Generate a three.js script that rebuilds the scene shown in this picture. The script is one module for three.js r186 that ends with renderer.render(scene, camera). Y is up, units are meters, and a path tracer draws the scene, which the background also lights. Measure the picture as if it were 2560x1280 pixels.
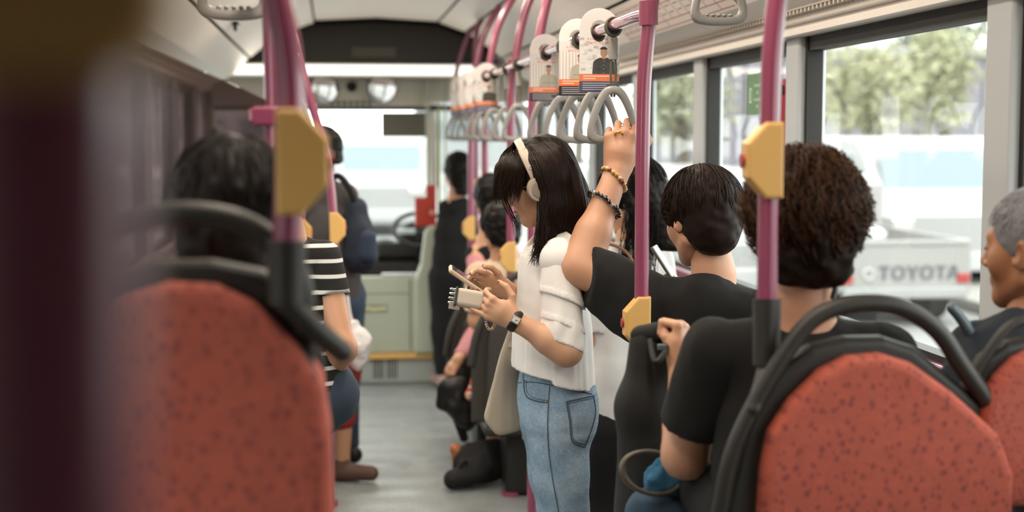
import * as THREE from 'three';
import { mergeGeometries } from 'three/addons/utils/BufferGeometryUtils.js';
import { RoundedBoxGeometry } from 'three/addons/geometries/RoundedBoxGeometry.js';
import { RectAreaLightUniformsLib } from 'three/addons/lights/RectAreaLightUniformsLib.js';
import { FontLoader } from 'three/addons/loaders/FontLoader.js';
import { TextGeometry } from 'three/addons/geometries/TextGeometry.js';

// ---------------------------------------------------------------- camera, sky, exposure
// x is across the bus (right positive), y up, the bus drives towards -z; the lens is a fast 50 mm.
const scene = new THREE.Scene();
const EYE = 1.6, FPX = 3555, PITCH = Math.atan(295 / FPX), YAW = Math.atan(450 / FPX * Math.cos(PITCH));
const camera = new THREE.PerspectiveCamera(2 * Math.atan(640 / FPX) * 180 / Math.PI, 2, 0.02, 400);
camera.position.set(0, EYE, 0);
camera.rotation.set(-PITCH, -YAW, 0, 'YXZ');
camera.focus = 3.82;
camera.userData.fStop = 2.0;
camera.updateMatrixWorld(true);
const renderer = new THREE.WebGLRenderer();
renderer.toneMapping = THREE.LinearToneMapping;
renderer.toneMappingExposure = 2.4;
renderer.shadowMap.enabled = true;
RectAreaLightUniformsLib.init();
scene.background = new THREE.Color().setRGB(2.6, 2.65, 2.65);   // even white overcast sky

// ---------------------------------------------------------------- helpers
const V = (x, y, z) => new THREE.Vector3(x, y, z);
let seed = 7;
const rnd = () => { seed = (seed * 1664525 + 1013904223) >>> 0; return seed / 4294967296; };
const rr = (a, b) => a + (b - a) * rnd();
const clamp = (x, a, b) => Math.min(b, Math.max(a, x));
const sstep = (a, b, x) => { const t = clamp((x - a) / (b - a), 0, 1); return t * t * (3 - 2 * t); };
// a point of the place: the ray through the photograph's pixel, followed to the depth d along the bus
const W = (px, py, d) => {
  const v = V((px - 1280) / FPX, (640 - py) / FPX, -1).applyQuaternion(camera.quaternion);
  return v.multiplyScalar(d / -v.z).add(camera.position);
};
const names = new Map();
const numbered = (n) => { const k = names.get(n) ?? 0; names.set(n, k + 1); return k ? `${n}_${String(k).padStart(3, '0')}` : n; };
function shade(m) { m.castShadow = m.receiveShadow = true; return m; }
function thing(name, label, category, base, group) {
  const g = new THREE.Group(); g.name = numbered(name); g.position.copy(base ?? V(0, 0, 0));
  g.userData = { label, category }; if (group) g.userData.group = group;
  scene.add(g); return g;
}
const rootOf = (o) => { while (o.parent && o.parent !== scene) o = o.parent; return o; };
// adds world-space geometry as a part (or sub-part) of a thing
function part(parent, name, geo, mat, label) {
  if (Array.isArray(geo)) geo = merge(geo);
  const r = rootOf(parent).position; geo.translate(-r.x, -r.y, -r.z);
  const m = shade(new THREE.Mesh(geo, mat)); m.name = name; if (label) m.userData.label = label;
  parent.add(m); return m;
}
function single(name, geo, mat, label, category, group) {
  if (Array.isArray(geo)) geo = merge(geo);
  const m = shade(new THREE.Mesh(geo, mat)); m.name = numbered(name);
  geo.computeBoundingBox(); const b = geo.boundingBox, c = b.getCenter(V(0, 0, 0)); c.y = b.min.y;
  geo.translate(-c.x, -c.y, -c.z); m.position.copy(c);
  m.userData = { label, category }; if (group) m.userData.group = group;
  scene.add(m); return m;
}
function struct(name, geo, mat, label) {
  if (Array.isArray(geo)) geo = merge(geo);
  const m = shade(new THREE.Mesh(geo, mat)); m.name = name; m.userData = { kind: 'structure', label, category: name.replace(/_.*$/, '') };
  scene.add(m); return m;
}
function structGroup(name, label) { const g = new THREE.Group(); g.name = name; g.userData = { kind: 'structure', label, category: name.replace(/_.*$/, '') }; scene.add(g); return g; }
function copyOf(o, pos, label, group) {
  const c = o.clone(); c.name = numbered(o.name.replace(/_\d{3}$/, '')); c.position.copy(pos); scene.add(c);
  c.userData = { ...o.userData, label }; if (group) c.userData.group = group; return c;
}
function merge(list) {
  const gs = list.map((g) => { g = g.index ? g.toNonIndexed() : g; for (const k of Object.keys(g.attributes)) if (!['position', 'normal', 'uv'].includes(k)) g.deleteAttribute(k); g.morphAttributes = {}; if (!g.attributes.uv) g.setAttribute('uv', new THREE.BufferAttribute(new Float32Array(g.attributes.position.count * 2), 2)); return g; });
  return mergeGeometries(gs);
}
function box(w, h, d, x = 0, y = 0, z = 0, r = 0) {
  const g = r > 0 ? new RoundedBoxGeometry(w, h, d, 3, Math.min(r, w / 2.01, h / 2.01, d / 2.01)) : new THREE.BoxGeometry(w, h, d);
  return g.translate(x, y, z);
}
// box between two corners
const bxx = (x0, x1, y0, y1, z0, z1, r = 0) => box(Math.abs(x1 - x0), Math.abs(y1 - y0), Math.abs(z1 - z0), (x0 + x1) / 2, (y0 + y1) / 2, (z0 + z1) / 2, r);
function tube(pts, r, seg = 48, rad = 12, closed = false, tension = 0.5) {
  const c = new THREE.CatmullRomCurve3(pts, closed, 'catmullrom', tension);
  const g = new THREE.TubeGeometry(c, seg, r, rad, closed);
  if (closed) return g;
  const ends = [[0, -1], [1, 1]].map(([t, s]) => {
    const e = new THREE.SphereGeometry(r * 0.999, rad, 6); return e.translate(...c.getPoint(t).toArray());
  });
  return merge([g, ...ends]);
}
function rod(a, b, r, rad = 16, r2 = r) {
  const d = b.clone().sub(a), g = new THREE.CylinderGeometry(r2, r, d.length(), rad, 1);
  g.applyQuaternion(new THREE.Quaternion().setFromUnitVectors(V(0, 1, 0), d.clone().normalize()));
  return g.translate((a.x + b.x) / 2, (a.y + b.y) / 2, (a.z + b.z) / 2);
}
const ball = (c, r, sx = 1, sy = 1, sz = 1, n = 20) => new THREE.SphereGeometry(r, n, Math.ceil(n * 0.7)).scale(sx, sy, sz).translate(c.x, c.y, c.z);
// a flat outline in x,y given thickness along z, rounded
function slab(pts, depth, bevel = 0.004, curve = false, holes = []) {
  const mk = (C, p) => { const s = new C(); if (curve) { s.setFromPoints(new THREE.CatmullRomCurve3(p.map((q) => V(q[0], q[1], 0)), true, 'centripetal').getPoints(p.length * 8).map((q) => new THREE.Vector2(q.x, q.y))); } else s.setFromPoints(p.map((q) => new THREE.Vector2(q[0], q[1]))); return s; };
  const s = mk(THREE.Shape, pts); for (const h of holes) s.holes.push(mk(THREE.Path, h));
  const g = new THREE.ExtrudeGeometry(s, { depth: Math.max(1e-4, depth - 2 * bevel), bevelEnabled: bevel > 0, bevelSize: bevel, bevelThickness: bevel, bevelSegments: 3, bevelOffset: -bevel, curveSegments: 24 });
  return g.translate(0, 0, -depth / 2 + bevel);
}
// a profile [x, y] list swept along z between z0 and z1 (given thickness t outwards)
function profileSheet(prof, t, z0, z1) {
  const out = prof.map((p, i) => {
    const a = prof[Math.max(0, i - 1)], b = prof[Math.min(prof.length - 1, i + 1)], dx = b[0] - a[0], dy = b[1] - a[1], l = Math.hypot(dx, dy);
    return [p[0] - dy / l * t, p[1] + dx / l * t];
  });
  const s = new THREE.Shape([...prof, ...out.reverse()].map((p) => new THREE.Vector2(p[0], p[1])));
  return new THREE.ExtrudeGeometry(s, { depth: Math.abs(z1 - z0), bevelEnabled: false }).translate(0, 0, Math.min(z0, z1));
}
// ---- textures
const N2 = (() => { const t = new Float32Array(256 * 256); let s = 99; for (let i = 0; i < t.length; i++) { s = (s * 1664525 + 1013904223) >>> 0; t[i] = s / 4294967296; } return t; })();
function vnoise(x, y, per) {
  const xi = Math.floor(x), yi = Math.floor(y), fx = x - xi, fy = y - yi, m = (a) => ((a % per) + per) % per;
  const g = (a, b) => N2[(m(b) * 37 % 256) * 256 + (m(a) * 53 + m(b) * 11) % 256], u = fx * fx * (3 - 2 * fx), v = fy * fy * (3 - 2 * fy);
  return (g(xi, yi) * (1 - u) + g(xi + 1, yi) * u) * (1 - v) + (g(xi, yi + 1) * (1 - u) + g(xi + 1, yi + 1) * u) * v;
}
const h3 = (x, y, z) => { let n = (x * 374761393 + y * 668265263 + z * 2147483647) | 0; n = Math.imul(n ^ (n >>> 13), 1274126177); return ((n ^ (n >>> 16)) >>> 0) / 4294967296; };
function noise3(x, y, z) {
  const xi = Math.floor(x), yi = Math.floor(y), zi = Math.floor(z), f = (t) => t * t * (3 - 2 * t), u = f(x - xi), v = f(y - yi), w = f(z - zi), L = (a, b, t) => a + (b - a) * t;
  return L(L(L(h3(xi, yi, zi), h3(xi + 1, yi, zi), u), L(h3(xi, yi + 1, zi), h3(xi + 1, yi + 1, zi), u), v), L(L(h3(xi, yi, zi + 1), h3(xi + 1, yi, zi + 1), u), L(h3(xi, yi + 1, zi + 1), h3(xi + 1, yi + 1, zi + 1), u), v), w) * 2 - 1;
}
function dataTex(n, fn, srgb = true, rep = [1, 1]) {
  const a = new Uint8Array(n * n * 4);
  for (let j = 0; j < n; j++) for (let i = 0; i < n; i++) { const c = fn(i / n, j / n, i, j); const o = (j * n + i) * 4; a[o] = clamp(c[0], 0, 255); a[o + 1] = clamp(c[1], 0, 255); a[o + 2] = clamp(c[2], 0, 255); a[o + 3] = 255; }
  const t = new THREE.DataTexture(a, n, n); t.wrapS = t.wrapT = THREE.RepeatWrapping; t.magFilter = THREE.LinearFilter; t.minFilter = THREE.LinearMipmapLinearFilter; t.repeat.set(...rep);
  if (srgb) t.colorSpace = THREE.SRGBColorSpace; t.needsUpdate = true; return t;
}
const clothBump = dataTex(256, (u, v, i, j) => { const a = ((i >> 1) + (j >> 1)) % 2 ? 150 : 90; return Array(3).fill(a + 60 * (vnoise(u * 64, v * 64, 64) - 0.5)); }, false);
const softNoise = dataTex(256, (u, v) => Array(3).fill(255 * (0.5 * vnoise(u * 8, v * 8, 8) + 0.3 * vnoise(u * 24, v * 24, 24) + 0.2 * vnoise(u * 80, v * 80, 80))), false);
const rep = (t, x, y = x) => { const c = t.clone(); c.repeat.set(x, y); c.needsUpdate = true; return c; };
const mat = (color, roughness = 0.6, metalness = 0, extra = {}) => new THREE.MeshPhysicalMaterial({ color, roughness, metalness, side: THREE.DoubleSide, ...extra });
const M = {
  pink: mat('#8a3f59', 0.3, 0, { clearcoat: 0.7, clearcoatRoughness: 0.15 }),
  pinkMetal: mat('#a85c84', 0.16, 0.65, { clearcoat: 1, clearcoatRoughness: 0.06 }),
  yellow: mat('#cfa25c', 0.5), redDot: mat('#a02a2a', 0.5),
  cream: mat('#ebe4d9', 0.5, 0, { clearcoat: 0.15, clearcoatRoughness: 0.3 }),
  creamDark: mat('#b9b0a2', 0.6), seam: mat('#3a3020', 0.7),
  greyPost: mat('#b4b9bb', 0.5), gasket: mat('#15120d', 0.6), frame: mat('#14110b', 0.6),
  glass: mat('#f4f6f4', 0.02, 0, { transmission: 1, thickness: 0, ior: 1.45, specularIntensity: 0.2 }),
  floor: mat('#ffffff', 0.35), dark: mat('#17130d', 0.55), darkArch: mat('#1c170e', 0.35),
  cab: mat('#a6aa98', 0.45), cabLight: mat('#cdc8ba', 0.45), plinth: mat('#9a9f99', 0.5),
  handle: mat('#8d8a86', 0.42), strap: mat('#54503f', 0.7), sleeve: mat('#8f8b82', 0.5),
  chrome: mat('#d0ccc8', 0.15, 1), black: mat('#0c0a07', 0.6), blackCloth: mat('#0a0807', 0.95),
  shellPlastic: mat('#221e18', 0.5), greyPlastic: mat('#6b6a64', 0.45),
};
// ---------------------------------------------------------------- bus shell
const XR = 1.53, XL = -0.90, XC = 0.315, ZB = 2.6, ZF = 10.6;        // walls, middle, rear wall (behind the lens), front
const mir = (x) => 2 * XC - x;
const profR = [[0.75, 2.41], [0.94, 2.34], [1.12, 2.22], [1.19, 2.17]], coveR = [[1.205, 2.155], [1.33, 2.03], [1.40, 1.995], [1.46, 1.985]];
// floor: grey speckled vinyl
const floorTex = dataTex(512, (u, v) => {
  const n = vnoise(u * 180, v * 180, 180), c = vnoise(u * 7, v * 7, 7) * 0.6 + vnoise(u * 31, v * 31, 31) * 0.4;
  const k = 132 + 16 * (c - 0.5) + (n > 0.82 ? 26 : n < 0.15 ? -22 : 0); return [k, k + 3, k + 1];
});
const floorRough = dataTex(256, (u, v) => Array(3).fill(255 * (0.30 + 0.25 * vnoise(u * 9, v * 9, 9))), false);
const metreUV = (g, ax = 'xz') => { const p = g.attributes.position, a = new Float32Array(p.count * 2), i = { x: 0, y: 1, z: 2 }; for (let k = 0; k < p.count; k++) { a[2 * k] = p.array[3 * k + i[ax[0]]]; a[2 * k + 1] = p.array[3 * k + i[ax[1]]]; } g.setAttribute('uv', new THREE.BufferAttribute(a, 2)); return g; };
M.floor.map = floorTex; M.floor.roughnessMap = floorRough; M.floor.roughness = 1; M.floor.color.set('#ffffff');
struct('floor', metreUV(bxx(XL - 0.05, XR + 0.05, -0.06, 0, ZB, -ZF)), M.floor, 'speckled grey vinyl bus floor along the aisle');
// raised podium floors under the rear seats
const podR = struct('floor_podium_right', metreUV(bxx(0.74, XR, 0.002, 0.26, ZB, -3.05, 0.01)), M.floor, 'raised grey platform under the rear right seats');
const podL = struct('floor_podium_left', metreUV(bxx(XL, 0.02, 0.002, 0.26, ZB, -4.9, 0.01)), M.floor, 'raised grey platform under the rear left seats');

// ceiling: separate cream panels with open joints under a dark backing
const ceil = structGroup('ceiling', 'cream panelled bus ceiling with dark joints');
const JZ = [ZB, 1.2, -0.4, -2.0, -3.6, -5.2, -6.8, -8.4, -10.05];
for (let i = 0; i + 1 < JZ.length; i++) {
  const a = JZ[i] - 0.004, b = JZ[i + 1] + 0.004;
  part(ceil, 'panel', profileSheet([[0.738, 2.412], [0.315, 2.435], [-0.108, 2.412]], -0.012, a, b), M.cream);
  for (const s of [0, 1]) {
    const q = (p) => s ? p.map(([x, y]) => [mir(x), y]).reverse() : p;
    part(ceil, 'panel', profileSheet(q([[0.752, 2.405], [0.93, 2.343]]), s ? -0.012 : 0.012, a, b), M.cream);
    part(ceil, 'panel', profileSheet(q([[0.944, 2.336], [1.12, 2.22], [1.19, 2.165]]), s ? -0.012 : 0.012, a, b), M.cream);
    part(ceil, 'cove_panel', profileSheet(q(coveR), s ? -0.012 : 0.012, a, b), M.cream);
  }
}
part(ceil, 'backing', profileSheet([[XR + 0.05, 1.9], [XR + 0.02, 2.1], [1.2, 2.26], [0.94, 2.42], [0.6, 2.5], [0.03, 2.5], [-0.31, 2.42], [-0.57, 2.26], [XL - 0.02, 2.1], [XL - 0.05, 1.9]], -0.03, ZB, -ZF - 0.05), M.seam);
// lips and ribbed air strip above the windows, both sides
for (const s of [0, 1]) {
  const X = (x) => s ? mir(x) : x;
  const side = s ? 'left' : 'right';
  const t = structGroup('trim_' + side, `cream lip and ribbed air strip above the ${side} windows`);
  part(t, 'lip', [bxx(X(1.455), X(XR + 0.01), 1.925, 1.985, ZB, -10.05), bxx(X(1.435), X(1.46), 1.955, 1.99, ZB, -10.05, 0.006)], M.cream);
  part(t, 'strip_bed', bxx(X(1.40), X(1.437), 1.988, 1.998, ZB, -10.05), M.creamDark);
  const ribs = []; for (let z = -2.0; z > -7; z -= 0.035) ribs.push(bxx(X(1.402), X(1.435), 1.976, 1.99, z, z - 0.014));
  const rb = part(t, 'ribs', ribs, M.creamDark); rb.userData.kind = 'stuff';
}
// ceiling lamps: two rows of flat diffusers let into the middle panel, over the aisle
M.lamp = mat('#fff6e8', 0.6, 0, { emissive: new THREE.Color(1, 0.95, 0.86), emissiveIntensity: 1.1 });
for (const [k, x] of [[0, -0.02], [1, 0.65]]) for (let i = 0; i < 4; i++) {
  const z0 = -1.5 - i * 1.6 - 0.1, z1 = z0 - 1.2;
  const t = thing('ceiling_lamp', `long white ceiling lamp above the ${k ? 'right' : 'left'} side of the aisle, number ${['one', 'two', 'three', 'four'][i]} from the rear`, 'lamp', V(x, 2.4, (z0 + z1) / 2), 'ceiling lamps');
  part(t, 'housing', bxx(x - 0.06, x + 0.06, 2.402, 2.42, z0, z1, 0.006), M.cream);
  part(t, 'diffuser', bxx(x - 0.05, x + 0.05, 2.394, 2.404, z0 - 0.02, z1 + 0.02, 0.004), M.lamp);
  const l = new THREE.RectAreaLight(0xfff0dc, 13.0, 0.1, 1.14); l.position.set(x, 2.39, (z0 + z1) / 2); l.rotation.set(-Math.PI / 2, 0, 0); scene.add(l);
}
// ---- side walls: panel below the windows, pillars, frames and panes
const PZ = { right: [0.62, 1.85, 3.06, 4.52, 5.74, 6.96, 8.2, 9.5], left: [0.62, 1.92, 3.2, 4.52, 5.74, 6.96, 8.2, 9.4] };
const SILL = 1.02, TOP = 1.93;
let wn = 0;
for (const side of ['right', 'left']) {
  const s = side === 'right' ? 1 : -1, X0 = side === 'right' ? XR : XL, xx = (d) => X0 + s * d;
  const w = structGroup('wall_' + side, `grey lower side wall and pillars of the bus, ${side} side`);
  part(w, 'lower_panel', bxx(xx(0), xx(0.06), -0.06, SILL, ZB, -ZF), M.greyPost);
  part(w, 'upper_panel', bxx(xx(0), xx(0.06), TOP, 2.3, ZB, -ZF), M.cream);
  part(w, 'sill', bxx(xx(-0.03), xx(0.05), SILL - 0.03, SILL + 0.012, ZB, -ZF, 0.01), M.pink, 'pink painted sill along the windows');
  for (const z of PZ[side]) {
    part(w, 'pillar', bxx(xx(-0.035), xx(0.06), SILL, TOP, -(z - 0.05), -(z + 0.085), 0.012), M.greyPost);
  }
  for (let i = 0; i + 1 < PZ[side].length; i++) {
    const a = -(PZ[side][i] + 0.085), b = -(PZ[side][i + 1] - 0.05), win = structGroup(`window_${++wn}`, `side window pane with black frame, ${side} wall of the bus`);
    part(win, 'frame', [bxx(xx(-0.008), xx(0.04), TOP - 0.05, TOP, a, b), bxx(xx(-0.008), xx(0.04), SILL, SILL + 0.03, a, b), bxx(xx(-0.012), xx(0.04), SILL, TOP, a, a - 0.022), bxx(xx(-0.012), xx(0.04), SILL, TOP, b + 0.022, b)], M.frame);
    part(win, 'pane', bxx(xx(0.012), xx(0.0125), SILL + 0.03, TOP - 0.05, a - 0.022, b + 0.022), M.glass);
  }
  part(w, 'end_panel', [bxx(xx(0), xx(0.06), SILL, TOP, ZB, -(PZ[side][0] - 0.05)), bxx(xx(0), xx(0.06), SILL, TOP, -10.2, -ZF)], M.greyPost);
}
// rear wall behind the lens
struct('wall_rear', bxx(XL - 0.05, XR + 0.05, 0, 2.5, ZB, ZB + 0.05), M.plinth, 'grey rear wall of the bus');
// ---- front end
const front = structGroup('wall_front', 'front bulkhead of the bus with dark arched destination box above the windscreen');
const fx = (px) => (px - 830) / 334, fy = (py) => EYE + (345 - py) / 334;      // measured on the front at 10.6 m
const archTop = [[-0.60, 2.13], [-0.49, 2.24], [-0.33, 2.33], [-0.12, 2.404], [0.315, 2.425], [0.75, 2.404], [0.93, 2.33], [1.10, 2.23], [1.20, 2.13]];
part(front, 'arch_panel', slab(archTop, 0.06, 0.01).translate(0, 0, -10.2), M.darkArch, 'glossy dark arched panel');
part(front, 'display_window', bxx(0.14, 0.46, 2.165, 2.245, -10.16, -10.175, 0.008), mat('#4b443b', 0.35), 'grey blank display window');
part(front, 'upper_panel', [bxx(XL, fx(1056), 1.83, 2.14, -10.4, -10.46), bxx(fx(1056), XR, 1.86, 2.2, -10.4, -10.46)], M.cabLight);
part(front, 'lower_panel', bxx(XL, XR, 0, 0.62, -10.55, -10.6), M.plinth);
part(front, 'corner_post', [bxx(XL, XL + 0.06, 0, 2.2, -10.4, -10.6, 0.01), bxx(XR - 0.06, XR, 0, 2.2, -10.4, -10.6, 0.01), bxx(fx(1056), fx(1063), 0.9, 2.1, -10.3, -10.36), bxx(fx(1100), fx(1104), 0.9, 2.1, -10.3, -10.36)], M.cab);
part(front, 'sun_blind', bxx(fx(950), fx(1057), fy(342), fy(283), -10.42, -10.435, 0.004), mat('#6d695e', 0.8), 'grey lowered sun blind');
part(front, 'outer_cap', bxx(XL - 0.05, XR + 0.05, 2.1, 2.5, -10.56, -10.62), M.frame);
const wsc = structGroup(`window_${++wn}`, 'large windscreen at the front of the bus');
part(wsc, 'frame', [bxx(XL, XR, 1.80, 1.84, -10.5, -10.56), bxx(XL, XR, 0.58, 0.64, -10.5, -10.56)], M.frame);
part(wsc, 'pane', bxx(XL + 0.06, XR - 0.06, 0.64, 1.80, -10.53, -10.5305), M.glass);
// bright lamp strip across the front
{
  const t = thing('front_lamp_strip', 'long white lamp strip running across the front under the dark arch', 'lamp', V(0.1, 2.03, -10.15));
  part(t, 'housing', bxx(-0.86, 1.05, 2.03, 2.125, -10.13, -10.22, 0.02), M.cream);
  part(t, 'diffuser', bxx(-0.84, 1.03, 2.042, 2.112, -10.122, -10.134, 0.005), mat('#fff8ec', 0.5, 0, { emissive: new THREE.Color(1, 0.97, 0.9), emissiveIntensity: 0.55 }));
  const l = new THREE.RectAreaLight(0xfff0dc, 3, 1.8, 0.06); l.position.set(0.1, 2.077, -10.115); l.rotation.set(0, Math.PI, 0); scene.add(l);
}
// ---------------------------------------------------------------- grab poles, rails, hanging handles
const PR = 0.0185, XP = 0.78, RAILY = 1.912;
function bellBox(t, c, dir, z = 0.045) {           // yellow stop-request box that wraps the pole
  const o = [[-0.02, 0.068], [0.012, 0.068], [0.047, 0.03], [0.047, -0.03], [0.012, -0.068], [-0.02, -0.068]].map(([x, y]) => [x * dir, y]);
  if (dir < 0) o.reverse();
  const b = part(t, 'stop_button_box', slab(o, z, 0.006).translate(c.x, c.y, c.z + 0.004), M.yellow, 'yellow stop-request box');
  part(b, 'push_button', rod(V(c.x + dir * 0.044, c.y, c.z), V(c.x + dir * 0.052, c.y, c.z), 0.012), M.redDot, 'small red push button');
  return b;
}
function bracket(t, p) { part(t, 'rail_clamp', rod(V(p.x, p.y - 0.03, p.z), V(p.x, p.y + 0.03, p.z), PR + 0.006), M.pink); }
const pathR = (z, y0, x = XP) => [V(x, y0, -z), V(x, 1.3, -z), V(x, 1.62, -z), V(x + 0.006, 1.8, -z), V(x + 0.03, 2.0, -z), V(x + 0.075, 2.18, -z), V(0.945, 2.345, -z)];
const poleSpecs = [
  [2.48, 1.30, 1.56, -1, 'pink grab pole rising from the red seat of the curly-haired man', 0.778],
  [3.54, 0.0, 1.13, -1, 'pink grab pole beside the raised arm with bracelets', XP],
  [5.55, 0.0, 1.09, -1, 'pink bent grab pole half hidden behind the headphone woman', XP],
  [6.23, 0.0, 1.075, -1, 'pink bent grab pole just ahead of the headphone woman, with yellow button box', XP],
  [7.30, 0.0, 1.06, -1, 'pink bent grab pole, third ahead of the headphone woman', XP],
  [8.04, 0.0, 1.09, -1, 'pink bent grab pole, farthest of the right row before the driver', XP],
];
for (const [z, y0, by, dir, label, x] of poleSpecs) {
  const t = thing('grab_pole', label, 'pole', V(x, y0, -z), 'pink grab poles');
  part(t, 'pole_tube', tube(pathR(z, y0, x), PR, 90, 20), M.pink);
  bellBox(t, V(x, by, -z), dir);
  if (z > 3) bracket(t, V(x + 0.012, RAILY, -z));
  part(t, 'ceiling_flange', rod(V(0.945, 2.34, -z), V(0.958, 2.352, -z), 0.035), M.pink);
  if (y0 === 0) part(t, 'floor_flange', rod(V(x, 0.001, -z), V(x, 0.02, -z), 0.04), M.pink);
  if (z === 5.55) part(t, 'wheelchair_stop', [bxx(x - 0.035, x - 0.021, 0.40, 0.62, -z - 0.02, -z + 0.02, 0.004), bxx(x + 0.021, x + 0.035, 0.40, 0.62, -z - 0.02, -z + 0.02, 0.004)], M.yellow);
}
{ // pole at the driver's door
  const t = thing('grab_pole', 'thin pink pole by the driver cab with the highest yellow button box', 'pole', V(0.905, 0, -9.0), 'pink grab poles');
  part(t, 'pole_tube', tube([V(0.905, 0, -9.0), V(0.905, 1.5, -9.0), V(0.905, 2.2, -9.0), V(0.94, 2.34, -9.0)], PR, 40, 16), M.pink);
  bellBox(t, V(0.905, 1.27, -9.0), -1); 
  part(t, 'floor_flange', rod(V(0.905, 0.001, -9.0), V(0.905, 0.02, -9.0), 0.04), M.pink);
}
// left side poles
{
  const t = thing('grab_pole', 'thick blurred pink grab pole close to the lens with large yellow button box', 'pole', W(716, 610, 1.88), 'pink grab poles');
  part(t, 'pole_tube', tube([W(716, 640, 1.88), W(722, 450, 1.88), W(727, 280, 1.88), W(721, 160, 1.88), W(704, 50, 1.88), W(672, -60, 1.88), W(560, -300, 1.88)], PR, 90, 20), M.pink);
  bellBox(t, W(730, 405, 1.86), 1);
}
{
  const z = 2.62, t = thing('grab_pole', 'pink pole clamped to the edge of the tinted glass screen', 'pole', V(-0.103, 0.26, -z), 'pink grab poles');
  part(t, 'pole_tube', tube([V(-0.103, 0.26, -z), V(-0.103, 1.3, -z), V(-0.103, 1.75, -z), V(-0.12, 2.0, -z), V(-0.2, 2.25, -z), V(-0.30, 2.34, -z)], PR, 60, 16), M.pink);
  const a = W(622, 292, z), b = W(700, 290, z);
  part(t, 'glass_clamp', slab([[a.x, a.y - 0.008], [a.x, a.y + 0.012], [a.x + 0.012, a.y + 0.019], [b.x, b.y + 0.017], [b.x, b.y - 0.019], [a.x + 0.01, a.y - 0.016]], 0.05, 0.006).translate(0, 0, -z), M.pink, 'pink clamp that grips the glass');
  const top = [[370, 120], [450, 152], [530, 188], [610, 223], [690, 262]].map(([x, y]) => W(x, y, z));
  const pts = [...top.map((p) => [p.x, p.y]), [-0.105, 1.0], [XL + 0.01, 1.0], [XL + 0.01, 1.97], [-0.6, 1.93]];
  const g = thing('glass_screen', 'tinted glass screen with a slanted top edge beside the pink pole', 'screen', V(-0.5, 0.26, -z));
  part(g, 'pane', slab(pts, 0.006, 0.001).translate(0, 0, -z), mat('#a89a99', 0.03, 0, { transmission: 0.93, thickness: 0, ior: 1.5 }));
  part(g, 'lower_panel', bxx(XL + 0.01, -0.105, 0.262, 1.0, -z - 0.015, -z + 0.015, 0.006), M.greyPost);
}
for (const [z, lab] of [[6.6, 'slim pink pole on the left of the aisle behind the striped shirt'], [7.5, 'slim pink pole on the left of the aisle, beyond the first slim one']]) {
  const x = -0.145, t = thing('grab_pole', lab, 'pole', V(x, 0, -z), 'pink grab poles');
  part(t, 'pole_tube', tube([V(x, 0, -z), V(x, 1.3, -z), V(x, 1.75, -z), V(x - 0.02, 2.0, -z), V(x - 0.09, 2.25, -z), V(-0.312, 2.342, -z)], PR, 60, 16), M.pink);
  bellBox(t, V(x, 1.16, -z), 1); bracket(t, V(x - 0.014, 1.94, -z));
  part(t, 'floor_flange', rod(V(x, 0.001, -z), V(x, 0.02, -z), 0.04), M.pink);
}
{
  const z = 6.15, t = thing('grab_pole', 'pink arched grab pole beside the man in the grey shirt', 'pole', V(0.02, 0, -z), 'pink grab poles');
  part(t, 'pole_tube', tube([V(-0.03, 0, -z), W(834, 760, z), W(838, 660, z), W(836, 590, z), W(828, 480, z), W(812, 380, z), W(785, 280, z), W(755, 180, z), W(725, 80, z), V(-0.29, 2.30, -z)], PR, 80, 16), M.pink);
  const c = W(836, 570, z); bellBox(t, c, 1);
  part(t, 'floor_flange', rod(V(-0.03, 0.001, -z), V(-0.03, 0.02, -z), 0.04), M.pink);
}
// horizontal rails
{
  const t = thing('handrail', 'shiny pink overhead rail carrying the row of grey handles', 'rail', V(XP, RAILY, -6.3));
  part(t, 'rail_tube', tube([V(XP + 0.012, RAILY, -3.56), V(XP, RAILY, -3.7), V(XP, RAILY, -5), V(XP, RAILY, -7), V(XP, RAILY, -9.1)], 0.0165, 60, 20), M.pinkMetal);
  part(t, 'end_cap', rod(V(XP, RAILY, -9.1), V(XP, RAILY, -9.16), 0.021), M.chrome);
  part(t, 'end_bracket', tube([V(XP, RAILY, -9.13), V(XP + 0.02, 2.05, -9.13), V(XP + 0.09, 2.25, -9.13), V(0.945, 2.34, -9.13)], 0.014, 30, 12), M.pink);
  const u = thing('handrail', 'pink overhead rail on the left of the aisle', 'rail', V(-0.15, 1.94, -5.5));
  part(u, 'rail_tube', tube([V(-0.15, 1.94, -2.7), V(-0.15, 1.94, -5), V(-0.15, 1.94, -8.4)], 0.0165, 40, 16), M.pinkMetal);
}
// near dark post at the very left, beside the lens
{
  const t = thing('door_post', 'very blurred dark maroon post with a yellow box at the edge by the lens', 'post', V(-0.07, 0.26, -0.37));
  part(t, 'post_tube', tube([V(-0.074, 0.262, -0.37), V(-0.074, 1.4, -0.37), V(-0.074, 1.9, -0.37), V(-0.16, 2.3, -0.37)], 0.024, 40, 20), M.pink);
  part(t, 'stop_button_box', slab([[-0.04, 0.05], [0.012, 0.05], [0.026, 0.02], [0.022, -0.012], [0.012, -0.02], [-0.04, -0.02]], 0.03, 0.004).translate(-0.058, EYE + 0.034, -0.345), M.yellow, 'yellow box');
}
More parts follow.
